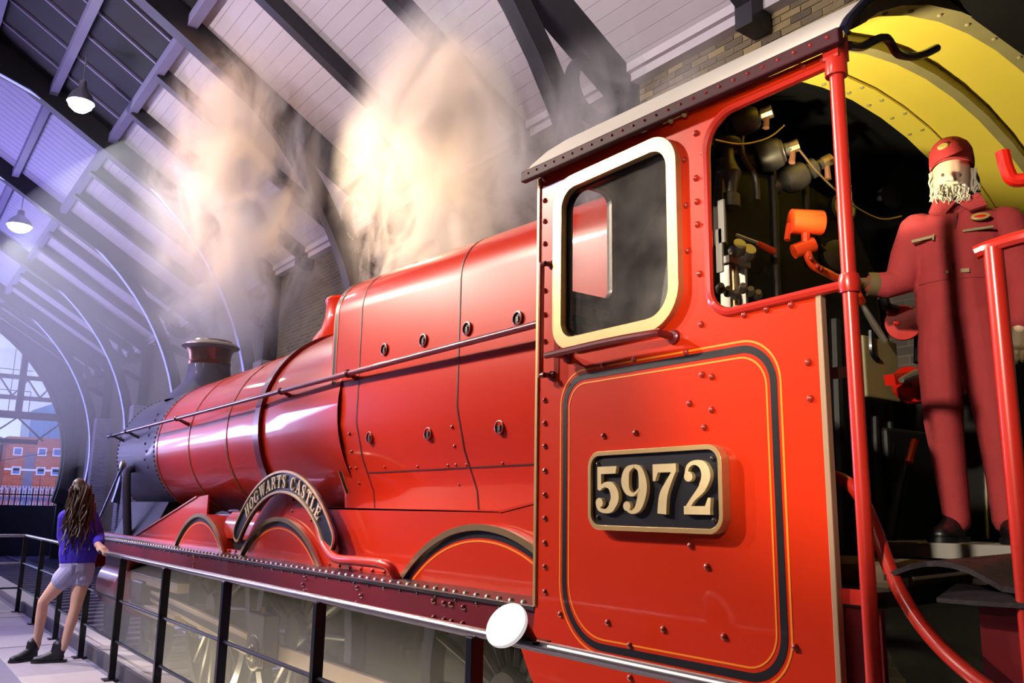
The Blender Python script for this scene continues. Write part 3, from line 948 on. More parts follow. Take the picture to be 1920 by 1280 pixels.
# rear rib of the roof
for xr_, wd, dp, m_ in ((-1.80, .05, .05, BEIGE), (-1.46, .09, .05, BEIGE)):
    roof_sheet([(xr_ - wd / 2, .06), (xr_ + wd / 2, .06)], 0, .055, ROOF[2:-2]).build('roof_rib', m_, rf, 40)
for q in range(16):
    a = 1 + q / 15 * (len(ROOF) - 3.001)
    i_ = int(a)
    f_ = a - i_
    yy = ROOF[i_][0] * (1 - f_) + ROOF[i_ + 1][0] * f_
    zz = ROOF[i_][1] * (1 - f_) + ROOF[i_ + 1][1] * f_
    place('rivet', RIVC, rf, (-1.46, yy, zz - .062), (0, 0, -1))
MB().tube([Vector((RXR, a, b + .012)) for a, b in ROOF], .018, 8).build('roof_edge_bead', mat('edge_blue', '232338', .4, .2), rf)
MB().box(-1.42, -1.24, 3.0, 4.1, 3.50, 3.66).build('roof_edge_box', SOOT, rf, 0)  # plain black box along the rear roof edge
MB().tube(spline([(-1.44, 2.46, 3.06), (-1.46, 2.58, 3.11), (-1.45, 2.72, 3.19), (-1.47, 2.84, 3.18), (-1.47, 2.98, 3.22), (-1.46, 3.12, 3.30)], 6), .016, 8).build('rain_hose', BLACK, rf)
# eave strip
MB().plate([(RXF, 3.055), (RXF, 3.108), (RXR, 3.066), (RXR, 3.012)], [], CSY - .066, CSY - .034).build('eave_strip', mat('eave_plum', '3E0E1C', .6, 0, 0, spec=.25), rf, 0, .006)
for q in range(26):
    xx = RXF + .06 + q * .064
    place('rivet', RIVE, rf, (xx, CSY - .066, 3.085 - .025 * (xx - RXF)))
for q, xx in enumerate((-2.93, -2.62, -2.16, -2.08, -1.99, -1.9, -1.62)):
    place('roof_bolt', RIVS, rf, (xx, 2.47, 3.16 - .02 * (xx + 3.1)), (0, -.6, .8))

# ---- corner post and its top bracket
pst = MB().tube([(PO_X, CSY - .005, .38), (PO_X, CSY - .005, 2.99)], .0235, 14).build('corner_post', POST, loco)
MB().lathe([(.036, 0), (.036, .05), (.03, .075)], (PO_X, CSY - .005, 2.93), 'z', 12).box(PO_X - .028, PO_X + .028, CSY - .035, CSY + .03, 2.985, 3.075).build('post_bracket', POST, pst)
MB().lathe([(.03, -.03), (.036, 0), (.03, .03)], (PO_X, CSY - .005, 2.222), 'z', 12).build('post_collar', POST, pst)

# ---- cab front sheet with spectacle openings, floor
sp = [list(reversed(rrect(2.51, 2.835, 2.53, 3.09, .06, 5))), list(reversed(rrect(2 * LY - 2.835, 2 * LY - 2.51, 2.53, 3.09, .06, 5)))]
MB().plate([(2.41, 1.1), (2 * LY - 2.41, 1.1)] + [(a, b) for a, b in reversed(ROOF[1:-1])], sp, CF_X, CF_X + .02, 'yz').build('cab_front', SOOT, loco, 0)
MB().plate(rrect(2.485, 2.86, 2.505, 3.115, .07, 6), [list(reversed(rrect(2.515, 2.83, 2.535, 3.085, .05, 6)))], CF_X + .02, CF_X + .04, 'yz').build('spectacle_frame', GUNM, loco, 0)
MB().box(CF_X + .02, CF_X + .14, 2.43, 3.0, 2.39, 2.44).lathe([(.014, 0), (.014, .02)], (CF_X + .14, 2.62, 2.42), 'x', 8).lathe([(.014, 0), (.014, .02)], (CF_X + .14, 2.70, 2.42), 'x', 8).build('shelf', GUNM, loco, 0)
MB().box(CF_X + .02, -1.445, 2.42, 2 * LY - 2.42, 1.24, 1.285).build('cab_floor', mat('floor_grey', '3C383C', .35, .3, .2, .3, 12, .1, 30), loco, 0)
MB().box(-2.2, -1.445, 2.44, 2.46, .2, 1.235).build('floor_valance', MAROON, loco, 0)
MB().box(-2.2, -1.445, 2.415, 2.425, 1.245, 1.29).build('floor_edge', POST, loco, 0)
lab(MB().bar((-2.86, 2.72, 2.22), (-2.5, 2.72, 2.26), .16, .05).build('tool_tin', DIALW, loco, 0), 'dull yellow tin on the cab shelf')

# ---- boiler, smokebox, firebox
def ringx(x_, r, n=64, cy=LY, cz=LZ):
    return [(x_, cy - r * cos(2 * pi * j / n), cz + r * sin(2 * pi * j / n)) for j in range(n)]


def brad(x_):
    pts = [(-11.45, .885), (-9.6, .895), (-8.0, .915), (-7.2, .955), (-6.0, .98)]
    for (a, ra), (b, rb) in zip(pts, pts[1:]):
        if x_ <= b:
            t_ = max(0, (x_ - a) / (b - a))
            return ra + (rb - ra) * t_
    return pts[-1][1]


BX = [-11.45 + i * .25 for i in range(23)]
boil = MB().loft([ringx(x_, brad(x_)) for x_ in BX]).build('boiler', RED, loco, 40)
smk = MB().loft([ringx(-13.62, .02), ringx(-13.62, .80), ringx(-13.60, .85), ringx(-13.56, .872), ringx(-11.45, .872), ringx(-11.45, .5)]).build('smokebox', SMOKE, loco, 40)
MB().lathe([(.62, 0), (.60, .06), (.45, .13), (.2, .17), (.02, .18)], (-13.62, LY, LZ), (-1, 0, 0), 40).build('smokebox_door', SMOKE, smk)
for xx, cnt in ((-11.53, 44), (-13.52, 44)):
    for q in range(cnt):
        a = -.9 + 3.0 * q / cnt
        place('rivet', RIVK, smk, (xx, LY - .872 * cos(a), LZ + .872 * sin(a)), (0, -cos(a), sin(a)))
for q in range(8):
    a = -.3 + .12 * q
    place('rivet', RIVK, smk, (-12.0 if q % 2 else -11.9, LY - .872 * cos(a), LZ + .872 * sin(a)), (0, -cos(a), sin(a)))


def hoop(x_, wd, dr, m_, name, a0=-1.2, a1=2.6, par=boil, rad=None, n=48):
    rings = []
    for i in range(n + 1):
        a = a0 + (a1 - a0) * i / n
        rg_ = []
        for dx, d in ((-wd / 2, -.01), (-wd / 2, dr), (wd / 2, dr), (wd / 2, -.01)):
            r = (rad or brad(x_ + dx)) + d
            rg_.append((x_ + dx, LY - r * cos(a), LZ + r * sin(a)))
        rings.append(rg_)
    return MB().loft(rings, True, True).build(name, m_, par, 40)


for xb_ in (-11.36, -10.0, -8.68):
    hoop(xb_, .05, .004, RED, 'boiler_band')
    hoop(xb_, .022, .0055, LINEB, 'lining_band')
    for s_ in (-.02, .02):
        hoop(xb_ + s_, .007, .0062, ORANGE, 'lining')
hoop(-7.70, .15, .035, mat('feed_cover', '7C1D1A', .3, 0, .8, .08, 4), 'top_feed_cover', -1.0, 1.45)
# safety valve bonnet
MB().lathe([(.40, -.12), (.33, .05), (.255, .16), (.225, .28), (.22, .40), (.235, .45), (.22, .475), (.15, .485)], (-7.93, LY, LZ + .90), 'z', 36).build('safety_valve_bonnet', RED, loco)
# chimney
ch = MB().lathe([(.56, -.16), (.46, -.02), (.36, .09), (.315, .2), (.295, .34), (.29, .40)], (-12.42, LY, LZ + .87), 'z', 40, False).build('chimney', SMOKE, loco)
MB().lathe([(.292, .38), (.298, .42), (.285, .44), (.30, .56), (.34, .63)], (-12.42, LY, LZ + .87), 'z', 40, False).build('copper_band', COPPER, ch)
MB().lathe([(.34, .61), (.405, .645), (.40, .665), (.34, .70), (.29, .715), (.29, .735), (.24, .74), (.24, .4)], (-12.42, LY, LZ + .87), 'z', 40, False).build('chimney_lip', BRIGHT, ch)

# firebox
def fsec(x_, n=72, grow=0.0):
    t_ = (x_ + 6.1) / 3.07
    hw = .955 - .05 * t_ + grow
    zt = 3.335 - .10 * t_ + grow
    r = .34
    sec = []
    out = [(-hw * .80, 1.45), (-hw * .82, 1.62), (-hw * .93, 1.86), (-hw, 2.12), (-hw, 2.35), (-hw, zt - r)]
    out += [(-hw + r - r * cos(a), zt - r + r * sin(a)) for a in [pi / 2 * i / 9 for i in range(1, 10)]]
    out += [(-hw * .3, zt + .012), (0, zt + .015)]
    full = out + [(-a, b) for a, b in reversed(out[:-1])]
    return [(x_, LY + a, b) for a, b in full]


def fround(x_, r, ref):
    o_ = []
    for (_, yy, zz) in ref:
        a = atan2(zz - LZ, -(yy - LY))
        o_.append((x_, LY - r * cos(a), LZ + r * sin(a)))
    return o_


ref = fsec(-6.1)
fb0 = [(-6.20, LY + (p[1] - LY) * .965, LZ + (p[2] - LZ) * .965) for p in ref]
fb1 = [(-6.185, LY + (p[1] - LY) * .985, LZ + (p[2] - LZ) * .985) for p in ref]
fb2 = [(-6.15, LY + (p[1] - LY) * .997, LZ + (p[2] - LZ) * .997) for p in ref]
fire = MB().loft([fround(-6.20, .8, ref), fb0, fb1, fb2] + [fsec(x_) for x_ in (-6.1, -5.68, -5.0, -4.37, -3.7, -3.03)], False).build('firebox', RED, loco, 40)


def fside(z, x_, grow=0):
    """Y of the near firebox side at height z"""
    s_ = fsec(x_, grow=grow)
    for a, b in zip(s_, s_[1:]):
        if a[2] <= z <= b[2]:
            return a[1] + (b[1] - a[1]) * (z - a[2]) / (b[2] - a[2])
    return s_[5][1]


for xs_ in (-5.68, -4.37):
    rings = []
    for dx in (-.006, .006):
        rings.append(fsec(xs_ + dx, grow=.0035))
    MB().loft(rings, False).build('seam', mat('seam_dark', '3A0D0A', .5), fire, 40)
    rings = []
    for dx in (-.035, -.008):
        rings.append(fsec(xs_ + dx, grow=.002))
    MB().loft(rings, False).build('cladding_edge', RED, fire, 40)
for nm, d_, wd_, m_ in (('lining_band', 0, .045, LINEB), ('lining', -.03, .008, ORANGE), ('lining', .03, .008, ORANGE)):
    rr_ = [[(p[0], LY + (p[1] - LY) * 1.001, LZ + (p[2] - LZ) * 1.001) for p in fsec(-6.10 + d_ + s_ * wd_ / 2, grow=.003)[1:13]] for s_ in (-1, 1)]
    MB().loft(rr_, False).build(nm, m_, fire, 40)
PLUGR = mat('plug_red', '8E2418', .35, 0, .4)
for px, py in ((722, 655), (795, 638), (877, 616), (972, 597), (694, 820), (804, 813), (938, 801)):
    p0 = P(px, py, Y=2.83)
    yy = fside(p0.z, p0.x)
    p0 = P(px, py, Y=yy)
    pl_ = MB().lathe([(.044, -.01), (.044, .012), (.036, .014), (.034, .004)], (p0.x, yy, p0.z), (0, -1, 0), 20, False).build('washout_plug', PLUGR, fire)
    MB().lathe([(.035, 0), (.035, .005)], (p0.x, yy, p0.z), (0, -1, 0), 20).build('plug_hole', SOOT, pl_)
    MB().box(p0.x - .008, p0.x + .012, yy - .012, yy, p0.z - .02, p0.z + .012).build('plug_stud', GUNM, pl_, 0)
MB().lathe([(.085, 0), (.08, .03), (.05, .055), (.01, .06)], (-5.52, LY - .60, 3.30), (0, -.55, .85), 18).lathe([(.13, -.02), (.11, .012)], (-5.52, LY - .60, 3.30), (0, -.55, .85), 18).build('washout_dome', RED, fire)
# longitudinal seam and its screws
MB().loft([[(x_, fside(1.76, x_, .004) + dy, 1.76 + dz) for dz, dy in ((-.004, .002), (.004, 0))] for x_ in (-5.66, -4.4, -3.05)], False).build('seam', MATS['seam_dark'], fire, 40)
for px, py in ((722, 875), (784, 874), (841, 872), (856, 871), (876, 871), (944, 868), (655, 813), (660, 846), (848, 800), (853, 836), (862, 908), (658, 876), (674, 905), (668, 877)):
    p0 = P(px, py, Y=2.86)
    place('screw', RIV, fire, P(px, py, Y=fside(p0.z, p0.x)), (0, -1, 0))
# boiler handrail and knobs
HY, HZ = 2.745, 1.5 + .357 * 2.745
hr = MB().tube([(-13.0, HY, HZ), (CF_X, HY, HZ)], .021, 12).build('boiler_handrail', mat('handrail_plum', '7A3038', .28, .25, .6, .08, 6), loco)
MB().tube([(-13.6, HY, HZ), (-12.7, HY, HZ)], .022, 12).build('handrail_front', SMOKE, hr)
for xk in (-5.72, -7.0, -10.1, -12.45, -13.3):
    MB().lathe([(.024, -.02), (.034, 0), (.024, .02)], (xk, HY, HZ), 'x', 12).tube([(xk, HY, HZ), (xk, HY + .17, HZ - .07)], [.016, .024], 8).build('handrail_knob', MAROON if xk > -11 else SMOKE, hr)

# ---- running plate, valance
RZ = 1.10
rp_ = MB().box(-14.25, CF_X - .01, CSY + .0, 2 * LY - CSY, RZ - .02, RZ).build('running_plate', DECK, loco, 0, .003)
VBOLT = dome_mesh('valance_bolt', .016, .018, MAROON)
va = MB().box(-14.25, CF_X - .01, CSY + .015, CSY + .035, RZ - .155, RZ - .02).box(-14.25, CF_X - .01, CSY + .012, CSY + .09, RZ - .165, RZ - .155).build('valance', MAROON, loco, 0)
for q in range(118):
    xx = CF_X - .06 - q * .0945
    place('rivet', RIVG, rp_, (xx, CSY + .055, RZ), (0, 0, 1))
for q in range(60):
    xx = CF_X - .1 - q * .185
    place('rivet', RIVS, va, (xx, CSY + .015, RZ - .035))
for px, py in ((671, 1101), (678, 1116), (670, 1130), (814, 1126), (834, 1130), (847, 1132), (870, 1138), (815, 1157), (834, 1162), (848, 1165), (869, 1169), (573, 1082), (569, 1095), (572, 1108), (365, 1044), (363, 1056), (364, 1064)):
    place('rivet', VBOLT, va, P(px, py, Y=CSY + .015))
# tall splasher panel along the firebox
SPY = 2.66
panel = MB().plate([(-6.0, RZ), (CF_X, RZ), (CF_X, 1.615), (-3.72, 1.50), (-6.0, 1.51)], [], SPY + .04, SPY + .055).build('splasher_panel', RED, loco, 0)
MB().box(-6.0, -3.72, SPY + .04, 3.05, 1.495, 1.508).build('panel_top', RED, panel, 0)
MB().bar((-3.72, SPY + .1, 1.50), (CF_X, SPY + .1, 1.612), .13, .012).build('panel_slope', RED, panel, 0)
MB().box(-14.0, CF_X, SPY + .02, SPY + .06, RZ, RZ + .03).build('base_angle', RED, panel, 0)
for q in range(40):
    place('rivet', RIV, panel, (CF_X - .12 - q * .16, SPY + .02, RZ + .017))


def splasher(cx, half, ztop, tall=0.0):
    h = ztop - RZ
    R = (half * half + h * h) / (2 * h)
    cz = ztop - R
    a0 = atan2(RZ - cz, half)
    t = MB().plate(arc(cx, cz, R, a0, pi - a0, 28), [], SPY, SPY + .02).build('splasher', RED, loco, 0)
    def band(nm, r0, r1, m_, d0, d1, zclip=RZ):
        b0 = math.asin(max(-1, min(1, (zclip - cz) / r1)))
        rings = []
        for i in range(37):
            a = b0 + (pi - 2 * b0) * i / 36
            rings.append([(cx + r * cos(a), d, cz + r * sin(a)) for r, d in ((r0, d0), (r1, d0), (r1, d1), (r0, d1))])
        return MB().loft(rings, True, True).build(nm, m_, t, 40)
    lab(band('splasher_rim', R - .022, R + .012, BRASS, SPY - .022, SPY + .0), 'brass beading')
    band('splasher_top', R - .004, R + .006, RED, SPY, 3.05)
    band('lining_band', R - .060, R - .024, LINEB, SPY - .0015, SPY + .001)
    band('lining', R - .082, R - .072, ORANGE, SPY - .0015, SPY + .001)
    return t


splasher(-8.63, .75, 1.420)
s2 = splasher(-6.62, .81, 1.418)
splasher(-3.82, .82, 1.422)
# sand box casing between the first two splashers
rings = [[(x_, LY - 1.05 + dy, RZ + .02 + dz) for dy, dz in ((-.02, 0), (-.02, .22), (.0, .30), (.06, .345), (.16, .36), (.4, .36))] for x_ in (-8.05, -7.25)]
MB().loft([[(x_, SPY + .06 + dy, RZ + dz) for dy, dz in ((0.0, .12), (-.0, .25), (.02, .31), (.07, .355), (.15, .365), (.45, .37))] for x_ in (-8.1, -7.98, -7.2)], False).build('sand_box', RED, loco, 40)
MB().box(-8.1, -7.2, SPY + .1, SPY + .4, RZ, RZ + .14).build('sand_box_shadow_gap', SOOT, loco, 0)  # black block stands in for the shade gap beneath the casing
# sloping frame plate at the front
fp = MB().plate([(-11.9, RZ + .01), (-9.1, RZ + .01), (-9.1, 1.62), (-9.45, 1.60)], [], 2.86, 2.88).build('frame_stay', RED, loco, 0)
MB().bar((-11.9, 2.87, RZ + .015), (-9.45, 2.87, 1.605), .05, .014).build('stay_edge', mat('stay_pink', 'C46A5C', .4, 0, .4), fp, 0)
# nameplate on its backing
NX, NZ, NR0, NR1, NA = -6.44, .497, 1.115, 1.288, radians(48.5)
NYF = 2.585


def arcplate(r0, r1, ang, d0, d1, nm, m_, par, endround=True, hole=None):
    o_ = arc(NX, NZ, r1, pi / 2 - ang, pi / 2 + ang, 40)
    rm, hw = (r0 + r1) / 2, (r1 - r0) / 2
    def cap_(a, s_):
        c_ = (NX + rm * cos(a), NZ + rm * sin(a))
        return [(c_[0] + hw * cos(a + s_ * b), c_[1] + hw * sin(a + s_ * b)) for b in [pi * i / 12 for i in range(1, 12)]]
    o_ += cap_(pi / 2 + ang, 1)
    o_ += arc(NX, NZ, r0, pi / 2 + ang, pi / 2 - ang, 40)
    o_ += list(reversed(cap_(pi / 2 - ang, -1)))
    return o_


out_ = arcplate(NR0, NR1, NA, 0, 0, '', None, None)
inn_ = arcplate(NR0 + .018, NR1 - .018, NA, 0, 0, '', None, None)
nm_ = MB().plate(out_, [], NYF, NYF + .02).build('nameplate', PLATE, loco, 0)
lab(nm_, 'curved black nameplate with raised brass lettering')
MB().plate(out_, [list(reversed(inn_))], NYF - .014, NYF + .002).build('plate_rim', PALEB, nm_, 40, .002)
bk = MB().plate(arc(NX - .06, NZ, 1.20, radians(31), radians(149), 36) + [(NX - 1.05, 1.12), (NX + .93, 1.12)], [], SPY - .045, SPY - .005)
MB().plate(arc(NX - .04, .52, 1.14, radians(38), radians(142), 36) + [(NX - .92, RZ + .02), (NX + .8, RZ + .02)], [], SPY + .022, SPY + .036).build('nameplate_backing', RED, loco, 0)
for a_, r_ in ((90, 1.06), (90, .98), (118, 1.03), (63, 1.05), (68, .99), (112, .97)):
    place('rivet', RIV, nm_, (NX + r_ * cos(radians(a_)), SPY + .022, NZ + r_ * sin(radians(a_))))
T_, t_ = .21, .085
def VB(x, y0=0.0, y1=1.0, s=.17):
    return rect(x - T_ / 2, x + T_ / 2, y0, y1) + rect(x - s, x + s, y0, y0 + .08) + rect(x - s, x + s, y1 - .08, y1)


LET = {
    'H': (.86, VB(.2) + VB(.66) + rect(.2, .66, .45, .54)),
    'O': (.84, ribbon([(.42, .96), (.16, .78), (.11, .5), (.16, .22), (.42, .04), (.68, .22), (.73, .5), (.68, .78)], [.08, .18, .22, .18, .08, .18, .22, .18], 6, True)),
    'G': (.88, ribbon([(.7, .72), (.6, .9), (.42, .96), (.18, .8), (.11, .5), (.18, .2), (.42, .04), (.62, .14)], [.06, .07, .08, .17, .22, .17, .08, .09], 6) + rect(.6, .78, .08, .42) + rect(.5, .84, .38, .46) + quad((.68, .62), (.74, .62), (.74, .96), (.7, .96))),
    'W': (1.16, quad((.06, 1), (.28, 1), (.44, 0), (.36, 0)) + quad((.36, 0), (.44, 0), (.62, .92), (.56, 1)) + quad((.46, 1), (.68, 1), (.84, 0), (.74, 0)) + quad((.76, 0), (.84, 0), (1.08, 1), (1.0, 1)) + rect(0, .36, .92, 1) + rect(.42, .74, .92, 1) + rect(.9, 1.16, .92, 1)),
    'A': (.9, quad((.1, 0), (.19, 0), (.46, .9), (.42, 1)) + quad((.36, 1), (.5, 1), (.86, 0), (.62, 0)) + rect(.24, .64, .28, .36) + rect(0, .3, 0, .08) + rect(.52, .94, 0, .08)),
    'R': (.9, VB(.2) + ribbon([(.2, .96), (.48, .95), (.62, .86), (.64, .72), (.58, .58), (.44, .5), (.2, .5)], [.08, .1, .17, .2, .16, .09, .08], 5) + ribbon([(.4, .5), (.56, .4), (.64, .2), (.72, .06), (.86, .06)], [.1, .17, .2, .14, .07], 5)),
    'T': (.8, rect(.29, .51, 0, 1) + rect(.2, .6, 0, .08) + rect(.03, .77, .9, 1) + quad((.03, .66), (.09, .66), (.13, .92), (.03, .92)) + quad((.71, .66), (.77, .66), (.77, .92), (.67, .92))),
    'S': (.7, ribbon([(.56, .76), (.48, .92), (.33, .96), (.17, .88), (.15, .7), (.3, .56), (.5, .42), (.56, .24), (.46, .08), (.3, .04), (.16, .12), (.1, .26)], [.06, .07, .09, .15, .18, .2, .2, .18, .14, .09, .07, .06], 5) + quad((.54, .68), (.6, .68), (.6, .97), (.56, .97)) + quad((.06, .03), (.1, .03), (.12, .34), (.06, .34))),
    'C': (.82, ribbon([(.7, .72), (.6, .9), (.42, .96), (.18, .8), (.11, .5), (.18, .2), (.42, .04), (.62, .12), (.72, .28)], [.06, .07, .08, .17, .22, .17, .08, .08, .06], 6) + quad((.66, .64), (.73, .64), (.73, .96), (.69, .96))),
    'L': (.76, VB(.2) + rect(.2, .7, 0, .09) + quad((.6, .05), (.7, .05), (.72, .36), (.66, .36))),
    'E': (.8, VB(.2) + rect(.2, .7, 0, .09) + rect(.2, .68, .91, 1) + rect(.2, .52, .45, .54) + rect(.48, .54, .34, .65) + quad((.6, .05), (.7, .05), (.73, .34), (.67, .34)) + quad((.6, .95), (.68, .95), (.7, .7), (.64, .7))),
    ' ': (.55, []),
}
txt = 'HOGWARTS CASTLE'
LH = .098
LW = .108
tot = sum(LET[c_][0] for c_ in txt) * LW + .018 * (len(txt) - 1)
rbase = NR0 + .04
rmid = rbase + LH / 2
ang = (tot / rmid) / 2
pos = 0
for c_ in txt:
    wd_, polys = LET[c_]
    if polys:
        am = pi / 2 + ang - (pos + wd_ * LW / 2) / rmid
        er = (cos(am), sin(am))
        et = (sin(am), -cos(am))
        def put(a, b, d, er=er, et=et, wd_=wd_):
            r = rbase + b * LH
            s_ = (a - wd_ / 2) * LW
            return (NX + er[0] * r + et[0] * s_, NYF - d, NZ + er[1] * r + et[1] * s_)
        glyph(polys, put, -.001, .011).build('letter', GOLD, nm_, 0)
    pos += wd_ * LW + .018
# red pipe on the running plate
MB().tube(spline([P(598, 985, Y=2.62), P(606, 1015, Y=2.60), P(628, 1045, Y=2.57), P(670, 1051, Y=2.55), P(712, 1056, Y=2.55), P(732, 1064, Y=2.56), P(744, 1088, Y=2.6)], 6), .031, 12).build('lubricator_pipe', RED, loco)

# ---- wheels and motion
WHEELM = mat('wheel_black', '17161A', 0.3, .3, .3, .25, 6, .1, 20)
SPOKEM = mat('spoke_grime', '3A3733', 0.35, .5, .2, .3, 8, .1, 20)
def wheel(name, cx, r, cz, spokes, y=2.92):
    n = 48
    t = MB().lathe([(r - .11, -.05), (r - .11, .05), (r, .05), (r, -.045), (r + .02, -.06)], (cx, y, cz), (0, -1, 0), n, False).build(name, WHEELM, loco, 40)
    MB().lathe([(.03, .1), (.14, .1), (.17, .05), (.17, -.05)], (cx, y, cz), (0, -1, 0), 24, True).build('hub', SPOKEM, t)
    me = MB().tube([(0, 0, .14), (0, 0, r - .1)], [.035, .024], 8).mesh('spoke', SPOKEM)
    for i in range(spokes):
        link('spoke', me, t, Matrix.Translation((cx, y, cz)) @ Matrix.Rotation(2 * pi * i / spokes + .1, 4, 'Y') @ Matrix.Diagonal((1, 1.5, 1, 1)))
    return t


for cx in (-8.63, -6.62, -3.82):
    wheel('driving_wheel', cx, .93, .53, 18)
    wheel('driving_wheel', cx, .93, .53, 18, 2 * LY - 2.92)
for cx in (-12.9, -10.9):
    wheel('bogie_wheel', cx, .5, .1, 10, 2.95)
fr_ = MB().plate([(-14.1, .2), (-14.1, 1.05), (-3.0, 1.05), (-3.0, .2)], [], 3.1, 3.13).build('main_frame', SOOT, loco, 0)
# connecting rod, coupling rods
def rod(name, a, b, h0, h1, y, th, m_, par=None):
    a, b = Vector((a[0], 0, a[1])), Vector((b[0], 0, b[1]))
    d = (b - a).normalized()
    n_ = Vector((-d.z, 0, d.x))
    pts = [(a - n_ * h0 / 2), (b - n_ * h1 / 2), (b + n_ * h1 / 2), (a + n_ * h0 / 2)]
    return MB().plate([(p.x, p.z) for p in pts], [], y, y + th).build(name, m_, par or loco, 0, .006)


cr = rod('connecting_rod', (-10.6, .52), (-7.0, .36), .12, .17, 2.72, .05, TAN)
rod('rod_flute', (-10.4, .512), (-7.3, .372), .045, .075, 2.714, .01, GUNM, cr)
MB().lathe([(.15, 0), (.15, .1), (.13, .12), (.06, .12), (.05, .15), (.03, .155)], (-7.0, 2.77, .36), (0, -1, 0), 24).box(-7.16, -6.80, 2.66, 2.79, .26, .66).build('big_end', GUNM, cr, 40, .01)
MB().lathe([(.02, 0), (.02, .05)], (-6.98, 2.72, .66), 'z', 8).build('oil_cap', BRASS, cr)
for a, b in ((-9.0, -6.99), (-6.99, -4.19)):
    k_ = rod('coupling_rod', (a, .36), (b, .36), .13, .13, 2.80, .045, TAN)
    MB().lathe([(.11, 0), (.11, .07), (.07, .085), (.03, .09)], (b, 2.84, .36), (0, -1, 0), 20).build('rod_bush', GUNM, k_)
MB().lathe([(.11, 0), (.11, .07), (.07, .085)], (-9.0, 2.84, .36), (0, -1, 0), 20).build('rod_bush', GUNM, k_)
for zz in (.68, .36):
    MB().box(-11.1, -9.2, 2.66, 2.78, zz - .05, zz + .05).build('slide_bar', TAN, loco, 0, .004)
MB().box(-10.85, -10.4, 2.62, 2.82, .40, .66).build('crosshead', GUNM, loco, 0, .02)
cy_ = MB().lathe([(.30, -.55), (.34, -.5), (.34, .5), (.30, .55)], (-11.75, 2.86, .52), 'x', 32).build('cylinder', mat('cylinder_red', '7C211E', .35, .1, .4), loco)
MB().lathe([(.18, .55), (.16, .62), (.06, .66)], (-11.75, 2.86, .52), 'x', 24).build('cylinder_cover', GUNM, cy_)
MB().box(-12.35, -11.2, 2.62, 3.0, .72, .95).build('valve_chest', MATS['cylinder_red'], loco, 0, .03)
# front stay and steam pipe elbow
MB().tube([(-12.75, 2.80, 2.02), (-13.25, 2.62, RZ)], .016, 8).build('front_stay', mat('stay_blue', '7C88B4', .3, .4), loco)
MB().tube(spline([(-12.7, 3.1, 2.0), (-12.6, 2.86, 1.98), (-12.5, 2.82, 1.8), (-12.4, 2.88, 1.1)], 5), .055, 14).build('outside_steam_pipe', SMOKE, loco)
MB().lathe([(.075, -.03), (.075, .02), (.05, .03)], (-12.75, 2.80, 2.03), (0, -1, 0), 16).build('pipe_flange', BRIGHT, loco)
MB().plate([(2.9, RZ), (4.62, RZ), (4.4, 1.55), (3.1, 1.55)], [], -13.3, -11.4, 'yz').build('smokebox_saddle', SOOT, loco, 0)
bf = MB().box(-14.33, -14.25, 2.42, 2 * LY - 2.42, .60, 1.1).build('buffer_beam', RED, loco, 0)
for yy in (2.85, 2 * LY - 2.85):
    MB().lathe([(.13, 0), (.11, .25), (.08, .3), (.08, .5), (.23, .52), (.23, .55), (.1, .57)], (-14.33, yy, .68), (-1, 0, 0), 20).build('buffer', SOOT, bf)

# ---- inside the cab: backhead and fittings
bh = MB().plate([(3.0, 1.27), (4.52, 1.27), (4.55, 2.4), (4.5, 2.9), (4.3, 3.2), (3.76, 3.28), (3.22, 3.2), (3.02, 2.9), (2.97, 2.4)], [], -3.0, -2.55, 'yz').build('backhead', SOOT, loco, 30, .04)
VALV = mat('valve_bronze', '6B6459', .45, .7, 0, .25, 20)
def valve(px, py, qx, qy, X, r, handle=None):
    a, b = P(px, py, X=X), P(qx, qy, X=X + .12)
    d = (b - a).normalized()
    L = (b - a).length
    t = MB().lathe([(r * .8, -L * .45), (r * .8, -L * .3), (r * .55, -L * .25), (r * 1.25, -.02), (r * 1.45, .03), (r * 1.25, .08), (r * .8, .1), (r * .8, L * .55), (r * 1.0, L * .57), (r * 1.0, L * .68), (r * .6, L * .7), (r * .5, L)], a, d, 18).build('steam_valve', VALV, bh)
    if handle:
        h = P(handle[0], handle[1], X=X + .12)
        MB().tube([b, h], [.012, .016], 8).build('valve_handle', mat('handle_wood', '8A5A40', .5, .1), t)
        MB().lathe([(.03, -.025), (.03, .025)], b, d, 10).build('valve_nut', BRASS, t)
    return t


valve(1385, 232, 1438, 212, -2.38, .045, (1436, 240))
valve(1432, 295, 1488, 275, -2.38, .055, (1485, 305))
valve(1480, 338, 1550, 302, -2.38, .05, (1553, 336))
t = MB().lathe([(.05, 0), (.05, .06), (.035, .07), (.045, .13), (.06, .17), (.045, .2), (.03, .24), (.028, .3)], P(1368, 390, X=-2.4), 'z', 16).lathe([(.06, .3), (.065, .315), (.06, .33)], P(1368, 390, X=-2.4), 'z', 20).build('globe_valve', VALV, bh)
for pts, r_, m_ in ((((1390, 250), (1392, 290), (1415, 330), (1420, 375)), .016, VALV), (((1448, 320), (1452, 400), (1455, 520), (1460, 600)), .022, GUNM), (((1510, 345), (1513, 420), (1516, 500)), .018, GUNM),
                    (((1355, 300), (1350, 380), (1352, 460)), .03, VALV), (((1530, 420), (1540, 470), (1558, 520)), .014, GUNM)):
    MB().tube(spline([P(a, b, X=-2.42) for a, b in pts], 6), r_, 10).build('pipe', m_, bh)
MB().tube(spline([P(a, b, X=-2.3) for a, b in ((1340, 262), (1390, 270), (1440, 258), (1470, 235))], 6), .005, 6).build('whistle_cord', BRASS, bh)
MB().tube(spline([P(a, b, X=-2.2) for a, b in ((1498, 280), (1540, 330), (1600, 385), (1650, 410), (1690, 405))], 6), .005, 6).build('whistle_cord', BRASS, bh)
